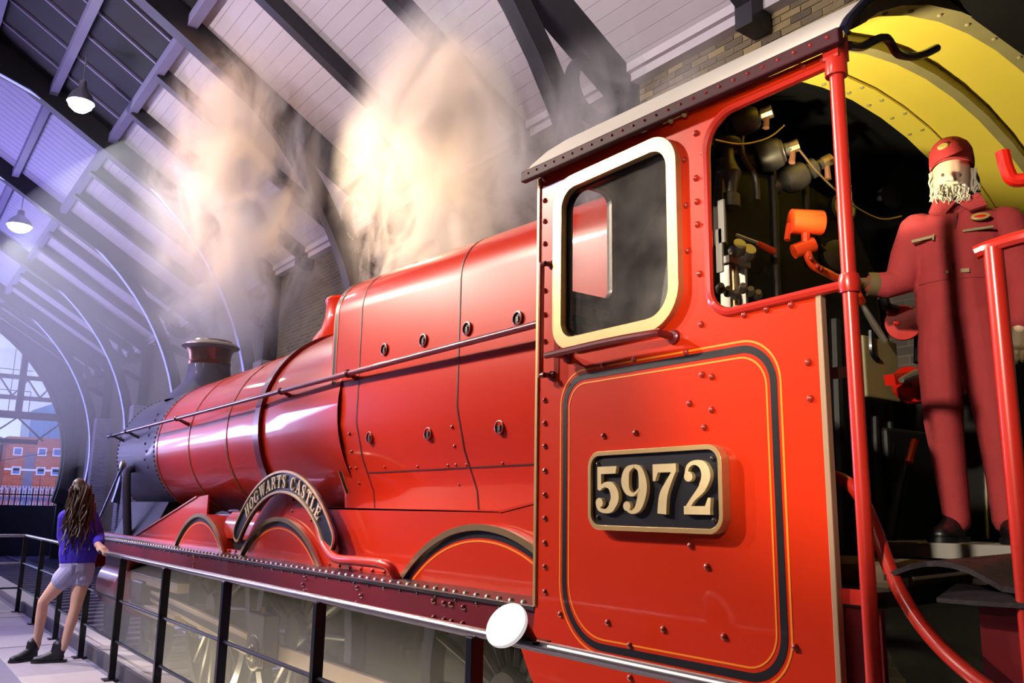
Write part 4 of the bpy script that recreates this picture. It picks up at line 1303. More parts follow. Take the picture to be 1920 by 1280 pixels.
g = MB().lathe([(.03, 0), (.075, .005), (.085, .02), (.085, .05), (.075, .055)], P(1570, 395, X=-2.5), (1, -.25, 0), 24).build('pressure_gauge', GUNM, bh)
MB().lathe([(.07, .056), (.02, .057)], P(1570, 395, X=-2.5), (1, -.25, 0), 24).build('gauge_dial', DIALW, g)
g = MB().lathe([(.03, 0), (.07, .005), (.075, .02), (.075, .05), (.06, .055)], P(1662, 372, X=-2.55), (1, -.4, -.1), 24).build('pressure_gauge', SOOT, bh)
# water gauge glass
wg = MB().box(-2.46, -2.40, 3.0, 3.015, 2.35, 2.62).box(-2.46, -2.40, 3.11, 3.125, 2.35, 2.62).box(-2.47, -2.39, 2.99, 3.14, 2.62, 2.66).box(-2.47, -2.39, 2.99, 3.14, 2.30, 2.35).build('water_gauge', BRIGHT, bh, 0, .004)
MB().tube([(-2.42, 3.06, 2.34), (-2.42, 3.06, 2.63)], .014, 10).build('gauge_tube', PALEB, wg)
for c_, d_ in (((-2.40, 3.04, 2.68), (.6, -.3, .3)), ((-2.40, 3.11, 2.67), (.6, -.3, .3)), ((-2.40, 3.02, 2.31), (.6, -.5, 0))):
    MB().lathe([(.035, 0), (.04, .03), (.03, .06)], c_, d_, 14).build('gauge_cock', BRIGHT, wg)
lab(MB().tube([P(1420, 455, X=-2.3), P(1430, 461, X=-2.3), P(1452, 472, X=-2.28)], [.011, .015, .016], 10).build('cock_handle', SIGNAL, wg), 'small orange handle')
MB().tube([P(1380, 440, X=-2.34), P(1420, 455, X=-2.3)], .008, 8).build('cock_rod', BRIGHT, wg)
for q in range(6):
    a = P(1350 + 14 * q, 545 + 6 * (q % 3), X=-2.36)
    MB().lathe([(.018, 0), (.022, .02), (.014, .045)], a, (.6, -.6, .3), 10).build('union_nut', BRIGHT, bh)
for a, b, c_ in ((1346, 470, 30), (1350, 415, 20)):
    q_ = P(a, b, Y=2.62)
    MB().box(q_.x - .01, q_.x + .02, 2.62, 2.63, q_.z - .09, q_.z + .09).build('notice_card', PAPER, bh, 0)
# orange regulator weight and lever
cA, cB = P(1483, 415, X=-2.2), P(1541, 418, X=-2.12)
reg = MB().lathe([(.056, 0), (.058, .006), (.058, (cB - cA).length - .006), (.056, (cB - cA).length)], cA, (cB - cA), 24).build('regulator_weight', SIGNAL, loco)
lab(reg, 'bright orange cylinder weight on the regulator lever')
MB().tube(spline([P(a, b, X=-2.16) for a, b in ((1511, 438), (1513, 470), (1525, 497), (1550, 512), (1595, 534))], 5), [.02] * 21, 8).build('lever_arm', SIGNAL, reg)
MB().lathe([(.034, 0), (.034, .1)], P(1488, 472, X=-2.2), P(1515, 462, X=-2.16) - P(1488, 472, X=-2.2), 14).tube([P(1476, 450, X=-2.22), P(1480, 420, X=-2.22)], .014, 8).build('lever_boss', SIGNAL, reg)
for a, b in ((1520, 484), (1532, 499), (1539, 503)):
    place('rivet', RIV, reg, P(a, b, X=-2.135), (1, -.3, 0))
MB().tube([P(1605, 545, X=-2.12), P(1616, 568, X=-2.12)], [.018, .022], 8).build('lever_end', SIGNAL, reg)
MB().tube([P(1616, 570, X=-2.12), P(1640, 610, X=-2.1), P(1660, 640, X=-2.08)], [.012, .017, .014], 10).build('lever_grip', BRIGHT, reg)
# brake pedestal, reversing gear and red fittings
MB().lathe([(.02, 0), (.085, .004), (.09, .03), (.085, .06), (.05, .07)], P(1562, 487, X=-2.35), (1, -.5, .1), 24).tube([P(1535, 460, X=-2.35), P(1556, 480, X=-2.33)], .015, 8).build('ejector_body', GUNM, bh)
rc = MB().lathe([(.082, 0), (.085, .006), (.085, .10), (.08, .11)], P(1697, 605, X=-2.12), P(1684, 606, X=-1.98) - P(1697, 605, X=-2.12), 28).build('red_oil_reservoir', SIGRED, loco)
lab(rc, 'round bright red reservoir')
MB().lathe([(.012, 0), (.008, .012)], P(1680, 606, X=-1.96), (.7, -.7, 0), 8).build('filler_knob', SIGRED, rc)
MB().box(-2.28, -2.2, 3.72, 4.02, 2.06, 2.36).build('lubricator_box', BEIGE, loco, 0, .01)
MB().tube(spline([P(a, b, X=-2.1) for a, b in ((1657, 555), (1664, 575), (1690, 582), (1715, 585), (1722, 620), (1722, 680))], 5), .022, 10).build('pipe', BLACK, loco)
MB().tube(spline([P(a, b, X=-2.2) for a, b in ((1632, 620), (1634, 660), (1645, 675))], 5), .016, 8).build('pipe', BLACK, loco)
rv = MB().lathe([(.09, -.02), (.095, 0), (.09, .02)], P(1708, 722, X=-2.1), (.8, -.5, .2), 20).bar(P(1668, 712, X=-2.05), P(1700, 708, X=-2.05), .05, .05).bar(P(1700, 718, X=-2.05), P(1735, 712, X=-2.05), .045, .045).build('injector_wheel', SIGRED, loco, 30)
MB().tube([P(1690, 712, X=-2.0), P(1718, 700, X=-2.0)], [.014, .022], 8).build('injector_spindle', BRIGHT, rv)
lv = MB().tube([P(1700, 870, X=-1.98), P(1690, 905, X=-2.0), P(1665, 1040, X=-2.05)], [.016, .022, .03], 8).build('damper_lever', SOOT, loco)
lab(MB().tube([P(1704, 868, X=-1.98), P(1708, 852, X=-1.98), P(1716, 826, X=-1.98)], [.019, .015, .018], 10).build('lever_grip', SIGRED, lv), 'red painted grip')
for a, b, c_, d_, r_ in ((1565, 600, 1580, 1040, .03), (1597, 620, 1604, 1030, .022), (1640, 760, 1648, 1040, .02), (1665, 700, 1672, 900, .018), (1725, 860, 1732, 1035, .008), (1845, 800, 1852, 1010, .012), (1838, 620, 1846, 800, .03)):
    MB().tube([P(a, b, X=-2.35), P(c_, d_, X=-2.3)], r_, 8).build('pipe', SOOT if r_ > .015 else BRIGHT, bh)
MB().box(-2.5, -2.3, 4.05, 4.5, 1.27, 1.95).box(-2.52, -2.35, 3.3, 3.9, 1.27, 1.62).build('fire_hole_ledge', SOOT, bh, 0, .02)
MB().box(-2.06, -1.92, 2.60, 2.72, 1.80, 1.85).build('arm_rest', BLACK, loco, 0)
MB().bar(P(1558, 700, Y=2.6), P(1594, 696, Y=2.75), .05, .04).build('lever_stop', mat('dull_copper', 'B08C74', .5, .4), loco, 0)
MB().box(-1.95, -1.45, 2.62, 3.05, 1.27, 1.36).build('tread_cover', mat('worn_tread', '6B5B48', .7), loco, 0, .03)
# red hose looping down from the cab
hs = MB().tube(spline([P(1530, 900, Y=2.56), P(1558, 893, Y=2.55), P(1590, 905, Y=2.54), P(1618, 940, Y=2.53), P(1640, 990, Y=2.51), P(1672, 1075, Y=2.48), P(1712, 1150, Y=2.45), P(1768, 1218, Y=2.42), P(1842, 1282, Y=2.38), P(1930, 1340, Y=2.36)], 6), .0215, 12).build('curved_handrail', POST, loco)
lab(hs, 'curved glossy red hand pipe')

# ------------------------------------------------------------------ the tender
td = thing('tender', (-.2, LY, -.4), 'dark maroon tender front with red stanchion behind the cab', 'tender')
TX = -1.05
MB().tube([(TX, 2.47, .38), (TX, 2.47, 2.255)], .026, 14).build('stanchion', POST, td)
MB().tube(spline([(TX - .045, 2.46, 2.25), (TX, 2.47, 2.262), (TX + .1, 2.47, 2.268), (TX + .3, 2.5, 2.27), (TX + .6, 2.5, 2.27)], 5), .021, 10).build('stanchion_cap', POST, td)
MB().tube(spline([P(1880, 285, Y=2.62), P(1889, 320, Y=2.62), P(1905, 338, Y=2.63), P(1960, 330, Y=2.66)], 6), .021, 10).build('grab_rail', SIGRED, td)
MB().plate([(TX - .15, .3), (TX + .9, .3), (TX + .9, 1.30), (TX - .14, 1.27)], [], 2.50, 2.52).build('side_sheet', MAROON, td, 0)
MB().box(TX - .04, TX + .3, 2.52, 5.0, .2, 1.26).build('front_sheet', SOOT, td, 0)
rings = []
for q in range(13):
    f_ = q / 12
    x_ = -1.44 + .5 * f_
    z_ = 1.335 + .05 * sin(pi * min(1, f_ * 1.5)) * (1 if f_ < .67 else 0) - .035 * max(0, f_ - .5)
    rings.append([(x_, 2.46, z_), (x_, 3.2, z_ + .02), (x_, 3.2, z_ + .005), (x_, 2.46, z_ - .015)])
MB().loft(rings, True, True).build('fall_plate', mat('chequer_plate', '2A2428', .45, .2, .1, .3, 30, .3, 60), td, 40)
rings = []
for q in range(9):
    f_ = q / 8
    x_ = -1.275 + .45 * f_
    z_ = 1.285 + .02 * f_ * f_
    rings.append([(x_, 2.44, z_), (x_, 2.56, z_ + .035), (x_, 2.56, z_ + .02), (x_, 2.44, z_ - .012)])
MB().loft(rings, True, True).build('step_bracket', mat('worn_black', '2A2428', .5, .2, 0, .4, 20, .3, 40), td, 40)
o = MB().box(-1.99, -1.46, 3.38, 3.86, 1.35, 1.41).build('standing_board', GREYP, None, 0, .005)
tag(o, 'flat grey board under the boots of the figure in the cab', 'board')
o2 = MB().box(-2.0, -1.4, 3.4, 3.9, 1.27, 1.35).build('board_support', SOOT, o, 0)
# ------------------------------------------------------------------ people
def body_mesh(chains, voxel, m, name, smooth=4):
    """chains of (point, radius sideways, radius fore-aft) fused into one skin; each chain has its side axis"""
    b = MB()
    for side, pts in chains:
        side = Vector(side)
        P_ = [Vector(p[0]) for p in pts]
        rings = []
        for i, p in enumerate(pts):
            t = (P_[min(i + 1, len(pts) - 1)] - P_[max(i - 1, 0)]).normalized()
            u = (side - t * side.dot(t)).normalized()
            v = t.cross(u)
            rings.append([P_[i] + u * p[1] * cos(2 * pi * j / 16) + v * p[2] * sin(2 * pi * j / 16) for j in range(16)])
        for e, s_ in ((0, -1), (-1, 1)):
            t = (P_[1] - P_[0]).normalized() if e == 0 else (P_[-1] - P_[-2]).normalized()
            rr = min(pts[e][1], pts[e][2])
            c = P_[e]
            for f_, h in ((.8, .5), (.35, .85)):
                q = [c + (p - c) * f_ + t * s_ * rr * h for p in rings[e if e == 0 else -1]] if True else None
                if e == 0:
                    rings_e0 = [q] if f_ == .8 else [q] + rings_e0
                else:
                    rings_e1 = [q] if f_ == .8 else rings_e1 + [q]
            if e == 0:
                base0 = rings_e0
        full = base0 + rings + rings_e1
        b.loft(full, True, True)
    me = b.mesh(name, None, 0)
    o = bpy.data.objects.new('tmp', me)
    COL.objects.link(o)
    r = o.modifiers.new('r', 'REMESH')
    r.mode = 'VOXEL'
    r.voxel_size = voxel
    s = o.modifiers.new('s', 'SMOOTH')
    s.factor = .5
    s.iterations = smooth
    dg = bpy.context.evaluated_depsgraph_get()
    out = bpy.data.meshes.new_from_object(o.evaluated_get(dg))
    bpy.data.objects.remove(o)
    out.name = name
    out.materials.clear()
    out.materials.append(m)
    out.polygons.foreach_set('use_smooth', [True] * len(out.polygons))
    return out


SKIN = mat('skin', 'D9A893', .55, 0, 0, .06, 12)
SKINP = mat('wax_skin', 'C9AE94', .5, 0, 0, .1, 12)
COVER = mat('coverall_red', 'A03236', .85, 0, 0, .12, 12, .25, 120)
GLOVE = mat('leather_glove', '6A5838', .6, 0, 0, .25, 20, .2, 60)
BOOT = mat('boot_black', '0E0E12', .4, 0, .1, .2, 10)
HAIRW = mat('grey_hair', 'B4AC9A', .7, 0, 0, .25, 30, stretch=(1, 1, .2))
BADGE = mat('badge_gold', 'A8904C', .5, .1)
ZIP = mat('zip_brass', '6E6246', .45, .6)

# --- figure in the cab
DB = Vector((-1.70, 3.62, 1.41))
dr_ = Vector((.905, .425, 0))
df_ = Vector((.425, -.905, 0))


def D(px, py, f=0.0):
    """point of the figure: measured in its own upright plane, f metres towards the front"""
    d = CX * (px - 960) + CDN * (py - 640) + CF * FPX
    s = (DB - EYE).dot(df_) / d.dot(df_)
    return EYE + d * s + df_ * f


man = thing('person', DB, 'figure in red coveralls and red cap standing in the cab with one arm out', 'person')
L1 = [D(1738, 432), D(1706, 490, .02), D(1690, 538, .03), D(1660, 543, .06), D(1632, 540, .08)]
R1 = [D(1872, 425), D(1902, 480), D(1922, 545, .02), D(1918, 590, .05), D(1910, 622, .07)]
LL = [D(1768, 590), D(1764, 700, .01), D(1772, 800, .015), D(1786, 900), D(1796, 985, -.01)]
RL = [D(1830, 590), D(1846, 700, .01), D(1868, 800, .015), D(1884, 900), D(1892, 985, -.01)]
side = dr_


def ch(pts, rs, sd=side):
    return (sd, [(p, r[0], r[1]) for p, r in zip(pts, rs)])


body = body_mesh([
    ch([D(1798, 600), D(1796, 540), D(1793, 480), D(1795, 430), D(1797, 405)], [(.15, .10), (.13, .09), (.15, .10), (.17, .09), (.09, .07)]),
    ch([D(1797, 420), D(1792, 390, .01), D(1788, 372, .02)], [(.06, .06), (.055, .055), (.055, .06)]),
    ch([D(1790, 383, .035), D(1787, 368, .03), D(1785, 345, .025), D(1784, 315, .015), D(1784, 290, .0)], [(.04, .05), (.062, .075), (.074, .088), (.076, .098), (.066, .088)]),
    ch([D(1785, 338, .10), D(1786, 352, .125), D(1786, 360, .115)], [(.009, .01), (.014, .016), (.016, .012)]),
    ch([D(1751, 345, .01), D(1749, 358, .01)], [(.012, .02), (.009, .014)]),
    ch([D(1820, 343, .01), D(1821, 357, .01)], [(.012, .02), (.009, .014)]),
    ch(L1, [(.05, .05), (.045, .045), (.04, .04), (.034, .034), (.026, .026)], df_),
    ch(R1, [(.05, .05), (.045, .045), (.04, .04), (.034, .034), (.026, .026)], df_),
    ch(LL, [(.075, .08), (.065, .07), (.05, .055), (.042, .045), (.035, .04)]),
    ch(RL, [(.075, .08), (.065, .07), (.05, .055), (.042, .045), (.035, .04)])], .008, SKINP, 'body')
link('body', body, man)
cov = body_mesh([
    ch([D(1799, 640), D(1798, 600), D(1795, 560), D(1793, 525), D(1792, 490), D(1795, 455), D(1798, 428), D(1799, 410), D(1797, 396, -.005), D(1796, 385, -.005)],
       [(.135, .10), (.165, .125), (.165, .122), (.158, .115), (.175, .125), (.192, .125), (.195, .108), (.168, .092), (.095, .076), (.066, .064)]),
    ch([D(1726, 430), D(1704, 486, .02), D(1688, 532, .03), D(1662, 541, .06), D(1642, 541, .075)], [(.078, .088), (.068, .078), (.062, .068), (.055, .06), (.05, .052)], df_),
    ch([D(1881, 418), D(1904, 482), D(1921, 545, .02), D(1918, 588, .05), D(1913, 606, .06)], [(.078, .085), (.068, .075), (.06, .065), (.054, .058), (.05, .052)], df_),
    ch([D(1766, 600), D(1763, 680, .01), D(1769, 790, .015), D(1783, 890), D(1795, 978, -.01)], [(.092, .118), (.088, .108), (.076, .088), (.062, .074), (.052, .066)]),
    ch([D(1832, 600), D(1846, 680, .01), D(1866, 790, .015), D(1880, 890), D(1890, 978, -.01)], [(.092, .118), (.088, .108), (.076, .088), (.064, .074), (.058, .068)])], .008, COVER, 'coveralls', 3)
cv = link('coveralls', cov, man)
# collar, zips, badge, belt
for s_ in (-1, 1):
    MB().plate([(0, 0), (.085 * s_, .028), (.11 * s_, -.045), (.045 * s_, -.062)], [], -.006, .006).build('collar', COVER, cv, 0)
    c = WM['collar' if s_ < 0 else 'collar.001']
    o = bpy.data.objects['collar' if s_ < 0 else 'collar.001']
    o.matrix_basis = Matrix.Translation(D(1795, 391, .098)) @ Matrix((dr_, -df_, Vector((0, 0, 1)))).transposed().to_4x4() @ Matrix.Rotation(radians(-22), 4, 'X')


def onchest(px, py, qx, qy, wd, name, m_, f0=.128):
    a, b = D(px, py, f0), D(qx, qy, f0)
    return MB().bar(a, b, .012, wd, (0, 0, 1)).build(name, m_, cv, 0)


onchest(1713, 468, 1754, 458, .012, 'zip', ZIP, .122)
onchest(1806, 449, 1862, 441, .010, 'zip', ZIP, .122)
onchest(1753, 455, 1752, 466, .006, 'zip', ZIP, .128)
MB().bar(D(1793, 410, .112), D(1789, 520, .118), .006, .010, dr_).build('front_seam', mat('seam_red', '6E2022', .8), cv, 0)
def oval(c, n_, ra, rb, th, name, m_, par, tilt=0):
    n_ = Vector(n_).normalized()
    u_ = Vector((0, 0, 1)).cross(n_).normalized()
    v_ = n_.cross(u_)
    u2, v2 = u_ * cos(tilt) + v_ * sin(tilt), v_ * cos(tilt) - u_ * sin(tilt)
    ring_ = [u2 * ra * cos(2 * pi * i / 24) + v2 * rb * sin(2 * pi * i / 24) for i in range(24)]
    return MB().loft([[c + p for p in ring_], [c + p + n_ * th for p in ring_], [c + p * .8 + n_ * th * 1.3 for p in ring_]], True, True).build(name, m_, par)


bdg = oval(D(1838, 422, .112), df_ + Vector((0, 0, .25)), .036, .017, .009, 'badge', BADGE, cv)
oval(D(1838, 422, .1225), df_ + Vector((0, 0, .25)), .022, .007, .002, 'badge_mark', SIGRED, bdg)
bd = [D(1778, 523, .125), D(1812, 521, .125)]
MB().lathe([(.008, 0), (.006, .006)], D(1778, 523, .12), df_, 12).build('belt_stud', BRIGHT, cv)
MB().bar(D(1802, 521, .122), D(1818, 520, .122), .006, .016, (0, 0, 1)).build('belt_buckle', ZIP, cv, 0)
n = 28
rings = []
for i in range(n + 1):
    a = 2 * pi * i / n
    c0 = D(1793, 525)
    p = c0 + dr_ * .163 * cos(a) + df_ * .120 * sin(a)
    q = c0 + dr_ * .150 * cos(a) + df_ * .110 * sin(a)
    rings.append([p + Vector((0, 0, .022)), q + Vector((0, 0, .024)), q - Vector((0, 0, .024)), p - Vector((0, 0, .022))])
MB().loft(rings, True).build('waistband', COVER, cv, 40)
# cap
cp = MB()
rings = []
hc = D(1784, 303, .005)
for k_, (h, f_) in enumerate(((-.035, 1.0), (0, 1.02), (.04, .98), (.07, .83), (.09, .58), (.1, .25), (.103, .02))):
    rings.append([hc + dr_ * .088 * f_ * cos(2 * pi * i / 28) + df_ * .108 * f_ * sin(2 * pi * i / 28) + Vector((0, 0, h)) for i in range(28)])
cp.loft(rings, True, True)
cap_o = cp.build('cap', mat('cap_red', '9C2226', .8, 0, 0, .1, 14, .2, 120), man, 60)
rings = []
for i in range(17):
    a = radians(12 + 156 * i / 16)
    e = df_ * .108 * sin(a) + dr_ * .088 * cos(a)
    ext = .055 * sin(pi * i / 16) + .004
    rings.append([hc + e - Vector((0, 0, .022)), hc + e + df_ * ext - Vector((0, 0, .045)), hc + e + df_ * ext - Vector((0, 0, .049)), hc + e - Vector((0, 0, .034))])
MB().loft(rings, True).build('cap_peak', MATS['cap_red'], cap_o, 40)
oval(D(1771, 292, .098), df_ + dr_ * -.3 + Vector((0, 0, .35)), .024, .013, .012, 'cap_badge', BADGE, cap_o, .15)
# hair and beard: wavy strands
def strands(name, m_, par, roots, n, length, spread, r, seed, sway=.01, down=(0, 0, -1)):
    rnd = random.Random(seed)
    b = MB()
    for _ in range(n):
        p = Vector(roots(rnd))
        d = (Vector(down) + Vector((rnd.uniform(-1, 1), rnd.uniform(-1, 1), 0)) * spread).normalized()
        L = length * rnd.uniform(.7, 1.15)
        ph, k_ = rnd.uniform(0, 6.28), rnd.uniform(.8, 1.3)
        u = d.orthogonal().normalized()
        v = d.cross(u)
        pts = []
        for i in range(9):
            t = i / 8
            pts.append(p + d * L * t + (u * cos(ph + k_ * t * 7) + v * sin(ph + k_ * t * 7)) * sway * (0.3 + t))
        b.tube(pts, [r * (1.0 - .55 * (i / 8)) for i in range(9)], 5)
    return b.build(name, m_, par, 60)


strands('hair', HAIRW, man, lambda g: D(g.choice((1748, 1750, 1822, 1828)) + g.uniform(-3, 3), g.uniform(318, 336), g.uniform(-.09, .04)), 120, .11, .12, .006, 3, .008)
strands('beard', HAIRW, man, lambda g: D(g.uniform(1762, 1812), g.uniform(360, 376), g.uniform(.085, .112)), 130, .055, .35, .0045, 4, .006, (df_ * .15 + Vector((0, 0, -1))))
MB().bar(D(1772, 360, .122), D(1799, 360, .122), .02, .012, (0, 0, 1)).build('moustache', HAIRW, man, 30, .005)
eyem = mat('eye_dark', '5A4A40', .4)
for px in (1770, 1799):
    MB().lathe([(.009, 0), (.007, .003), (.003, .004)], D(px, 343, .101), df_, 12).build('eye', eyem, man)
# gloved hands
def glove(wrist, d, up, side_, name, curl=.6):
    d, up, side_ = Vector(d).normalized(), Vector(up).normalized(), Vector(side_).normalized()
    ch_ = [(side_, [(wrist - d * .03, .036, .034), (wrist, .034, .028), (wrist + d * .045, .043, .022), (wrist + d * .085, .04, .018)])]
    for k_, (o_, L) in enumerate(((-.03, .066), (-.01, .074), (.011, .07), (.03, .055))):
        b0 = wrist + d * .08 + side_ * o_
        p1 = b0 + d * L * .45 - up * L * .1
        p2 = p1 + (d * cos(curl) - up * sin(curl)) * L * .35
        p3 = p2 + (d * cos(curl * 2.2) - up * sin(curl * 2.2)) * L * .3
        ch_.append((side_, [(b0 - d * .02, .0105, .0105), (p1, .0105, .0105), (p2, .0095, .0095), (p3, .008, .008)]))
    t0 = wrist + d * .02 - side_ * .035
    ch_.append((side_, [(wrist + d * .015 - side_ * .015, .014, .014), (t0 + d * .02 - side_ * .01 - up * .01, .0125, .0125), (t0 + d * .045 - side_ * .012 - up * .022, .0105, .0105)]))
    return ch_


w1 = D(1634, 540, .08)
dd = (D(1606, 540, .10) - w1).normalized()
gl = body_mesh(glove(w1, dd, Vector((0, 0, 1)), df_ * -1, 'glove', .8), .004, GLOVE, 'glove', 2)
link('glove', gl, man)
MB().lathe([(.048, -.02), (.054, .0), (.052, .03), (.046, .032)], D(1644, 541, .075), dd, 20, False).build('glove_cuff', GLOVE, man)
w2 = D(1912, 615, .06)
gl = body_mesh(glove(w2, Vector((0, 0, -1)) + dr_ * -.1, df_, dr_, 'glove', .5), .004, GLOVE, 'glove', 2)
link('glove', gl, man)


def boot(heel, d, L, h, name, m_, par, w_=.045, fat=1.0):
    """heel: point on the ground under the heel"""
    d = Vector(d).normalized()
    s_ = d.cross(Vector((0, 0, 1))).normalized()
    up = Vector((0, 0, 1))
    me = body_mesh([(s_, [(heel + d * .02 + up * .045, w_ * .85, .045), (heel + d * L * .35 + up * (.035 + .018 * fat), w_ * .95, .034 + .018 * fat), (heel + d * L * .65 + up * .036, w_ * 1.1, .036), (heel + d * L * .86 + up * .030, w_ * .9, .03)]),
                    (s_, [(heel + d * .05 + up * .04, w_ * .8, .05), (heel + d * .045 + up * h * .6, w_ * .9 * fat, .055 * fat), (heel + d * .03 + up * h, w_ * 1.0 * fat, .06 * fat)])], .006, m_, name, 3)
    o_ = link(name, me, par)
    outl = [heel + d * a + s_ * b for a, b in ((-.03, -.035), (-.04, 0), (-.03, .035), (L * .35, .04), (L * .7, .055), (L * .92, .04), (L * 1.0, 0), (L * .92, -.04), (L * .7, -.055), (L * .35, -.04))]
    sl = [Vector(p) for p in spline(outl, 3, True)]
    MB().loft([[p + up * .0 for p in sl], [p + up * .022 for p in sl]], True, True).build('sole', BOOT, o_, 40)
    return o_


for px, sd in ((1797, -.32), (1893, .1)):
    hp = D(px, 1000, -.05)
    boot(Vector((hp.x, hp.y, 1.41)), df_ + dr_ * sd, .25, .13, 'boot', BOOT, man)

# --- visitor at the railing
WB = Vector((-9.48, 1.70, 0))
wr = Vector((.60, .80, 0)).normalized()
vd = Vector((-WB.x, -WB.y, 0)).normalized()
wr = Vector((-vd.y, vd.x, 0))            # image right
if wr.dot(CX) < 0:
    wr = -wr
wf = vd


def Wp(px, py, f=0.0):
    d = CX * (px - 960) + CDN * (py - 640) + CF * FPX
    s = (WB - EYE).dot(wf) / d.dot(wf)
    return EYE + d * s + wf * f


gl_ = thing('person', WB, 'long-haired person in a violet sweatshirt and pale denim shorts leaning on the railing', 'person')
SWEAT = mat('violet_sweatshirt', '3A22B4', .85, 0, 0, .12, 14, .3, 80)
DENIM = mat('pale_denim', 'A9A6D0', .8, 0, 0, .12, 20, .2, 150)
HAIRB = mat('brown_hair', '4A3426', .5, 0, .1, .35, 25, stretch=(1, 1, .2))
SHOE = mat('black_trainer', '15131E', .5, 0, .1, .2, 16)
hand = Vector((-9.12, 1.90, 1.085))
heelA = P(66, 1236, Z=0.01)
heelB = P(116, 1241, Z=0.01)
heelA = Vector((heelA.x, heelA.y, .01))
heelB = Vector((heelB.x, heelB.y, .01))
hipA, hipB = Wp(131, 1070), Wp(157, 1068, -.01)
kneeA, kneeB = Wp(76, 1135, .16), Wp(140, 1145, .08)
ankA, ankB = heelA + Vector((0, 0, .13)) + wf * .02, heelB + Vector((0, 0, .13)) + wf * .02
fA, fB = (ankA - WB).dot(wf), (ankB - WB).dot(wf)
kneeA, kneeB = Wp(80, 1131, fA * .6 + .03), Wp(141, 1140, fB * .6 + .03)
shA, shB = Wp(124, 968), Wp(170, 968)
elA, wrA = Wp(119, 1005, -.03), Wp(126, 1035, .05)
elB = Wp(184, 1005, -.05)
wristB = hand + Vector((-.035, -.02, .025))
wbody = body_mesh([
    ch([Wp(144, 1064), Wp(146, 1045), Wp(149, 1010), Wp(149, 975), Wp(150, 955)], [(.11, .075), (.115, .08), (.125, .085), (.15, .085), (.06, .055)], wr),
    ch([Wp(150, 960), Wp(150, 945), Wp(150, 938)], [(.045, .045), (.042, .042), (.045, .05)], wr),
    ch([Wp(150, 945, -.01), Wp(150, 935, -.015), Wp(150, 922, -.01), Wp(150, 908, 0)], [(.045, .06), (.062, .08), (.072, .092), (.05, .065)], wr),
    ch([hipA, hipA + (kneeA - hipA) * .5, kneeA, kneeA + (ankA - kneeA) * .35, ankA], [(.085, .09), (.072, .075), (.05, .052), (.05, .055), (.032, .035)], wr),
    ch([hipB, hipB + (kneeB - hipB) * .5, kneeB, kneeB + (ankB - kneeB) * .35, ankB], [(.085, .09), (.072, .075), (.05, .052), (.05, .055), (.032, .035)], wr),
    ch([shB, elB, wristB], [(.045, .045), (.035, .035), (.022, .024)], wf),
    ch([shA, elA, wrA], [(.045, .045), (.035, .035), (.022, .024)], wf)] + glove(wristB, Vector((.9, .35, -.35)), Vector((-.3, 0, 1)), Vector((-.35, .9, 0)), 'hand', .7), .0065, SKIN, 'body', 3)
link('body', wbody, gl_)
sw = body_mesh([
    ch([Wp(146, 1052), Wp(147, 1035), Wp(149, 1005), Wp(149, 980), Wp(150, 962)], [(.165, .125), (.175, .13), (.165, .12), (.17, .11), (.075, .07)], wr),
    ch([shB, elB, elB + (wristB - elB) * .75], [(.075, .075), (.062, .062), (.05, .05)], wf),
    ch([shA, elA, elA + (wrA - elA) * .75], [(.075, .075), (.062, .062), (.05, .05)], wf)], .008, SWEAT, 'sweatshirt', 4)
sw_o = link('sweatshirt', sw, gl_)
sh = body_mesh([
    ch([Wp(145, 1046), Wp(145, 1056), Wp(144, 1071)], [(.145, .115), (.158, .122), (.15, .12)], wr),
    ch([hipA + (hipA - kneeA) * .1, hipA + (kneeA - hipA) * .30], [(.098, .112), (.100, .108)], wr),
    ch([hipB + (hipB - kneeB) * .1, hipB + (kneeB - hipB) * .27], [(.098, .112), (.100, .108)], wr)], .007, DENIM, 'shorts', 2)
sh_o = link('shorts', sh, gl_)
MB().lathe([(.009, 0), (.008, .008)], Wp(136, 1054, .125), wf, 10).build('button', BRIGHT, sh_o)
MB().bar(Wp(136, 1058, .124), Wp(135, 1078, .12), .006, .012, wr).build('fly_seam', mat('denim_seam', '7C78A8', .8), sh_o, 0)
for hl, dd_ in ((heelA, (P(14, 1246, Z=0) - P(66, 1238, Z=0))), (heelB, (P(62, 1245, Z=0) - P(116, 1243, Z=0)))):
    s_o = boot(Vector((hl.x, hl.y, .012)), Vector((dd_.x, dd_.y, 0)), .27, .16, 'shoe', SHOE, gl_, .046, 1.15)
# hair: cap mass plus long wavy locks
hcap = body_mesh([ch([Wp(150, 985, -.06), Wp(150, 955, -.045), Wp(150, 930, -.02), Wp(149, 915, -.008), Wp(148, 906, .0)], [(.10, .06), (.115, .10), (.105, .112), (.096, .105), (.06, .07)], wr)], .008, HAIRB, 'hair', 3)
ho = link('hair', hcap, gl_)
strands('hair_locks', HAIRB, ho, lambda g: Wp(g.uniform(132, 172), g.uniform(908, 945), g.uniform(.03, .115)), 150, .46, .13, .011, 11, .022)
strands('hair_locks', HAIRB, ho, lambda g: Wp(g.uniform(140, 178), g.uniform(925, 960), g.uniform(-.10, .10)), 110, .42, .13, .010, 12, .022)
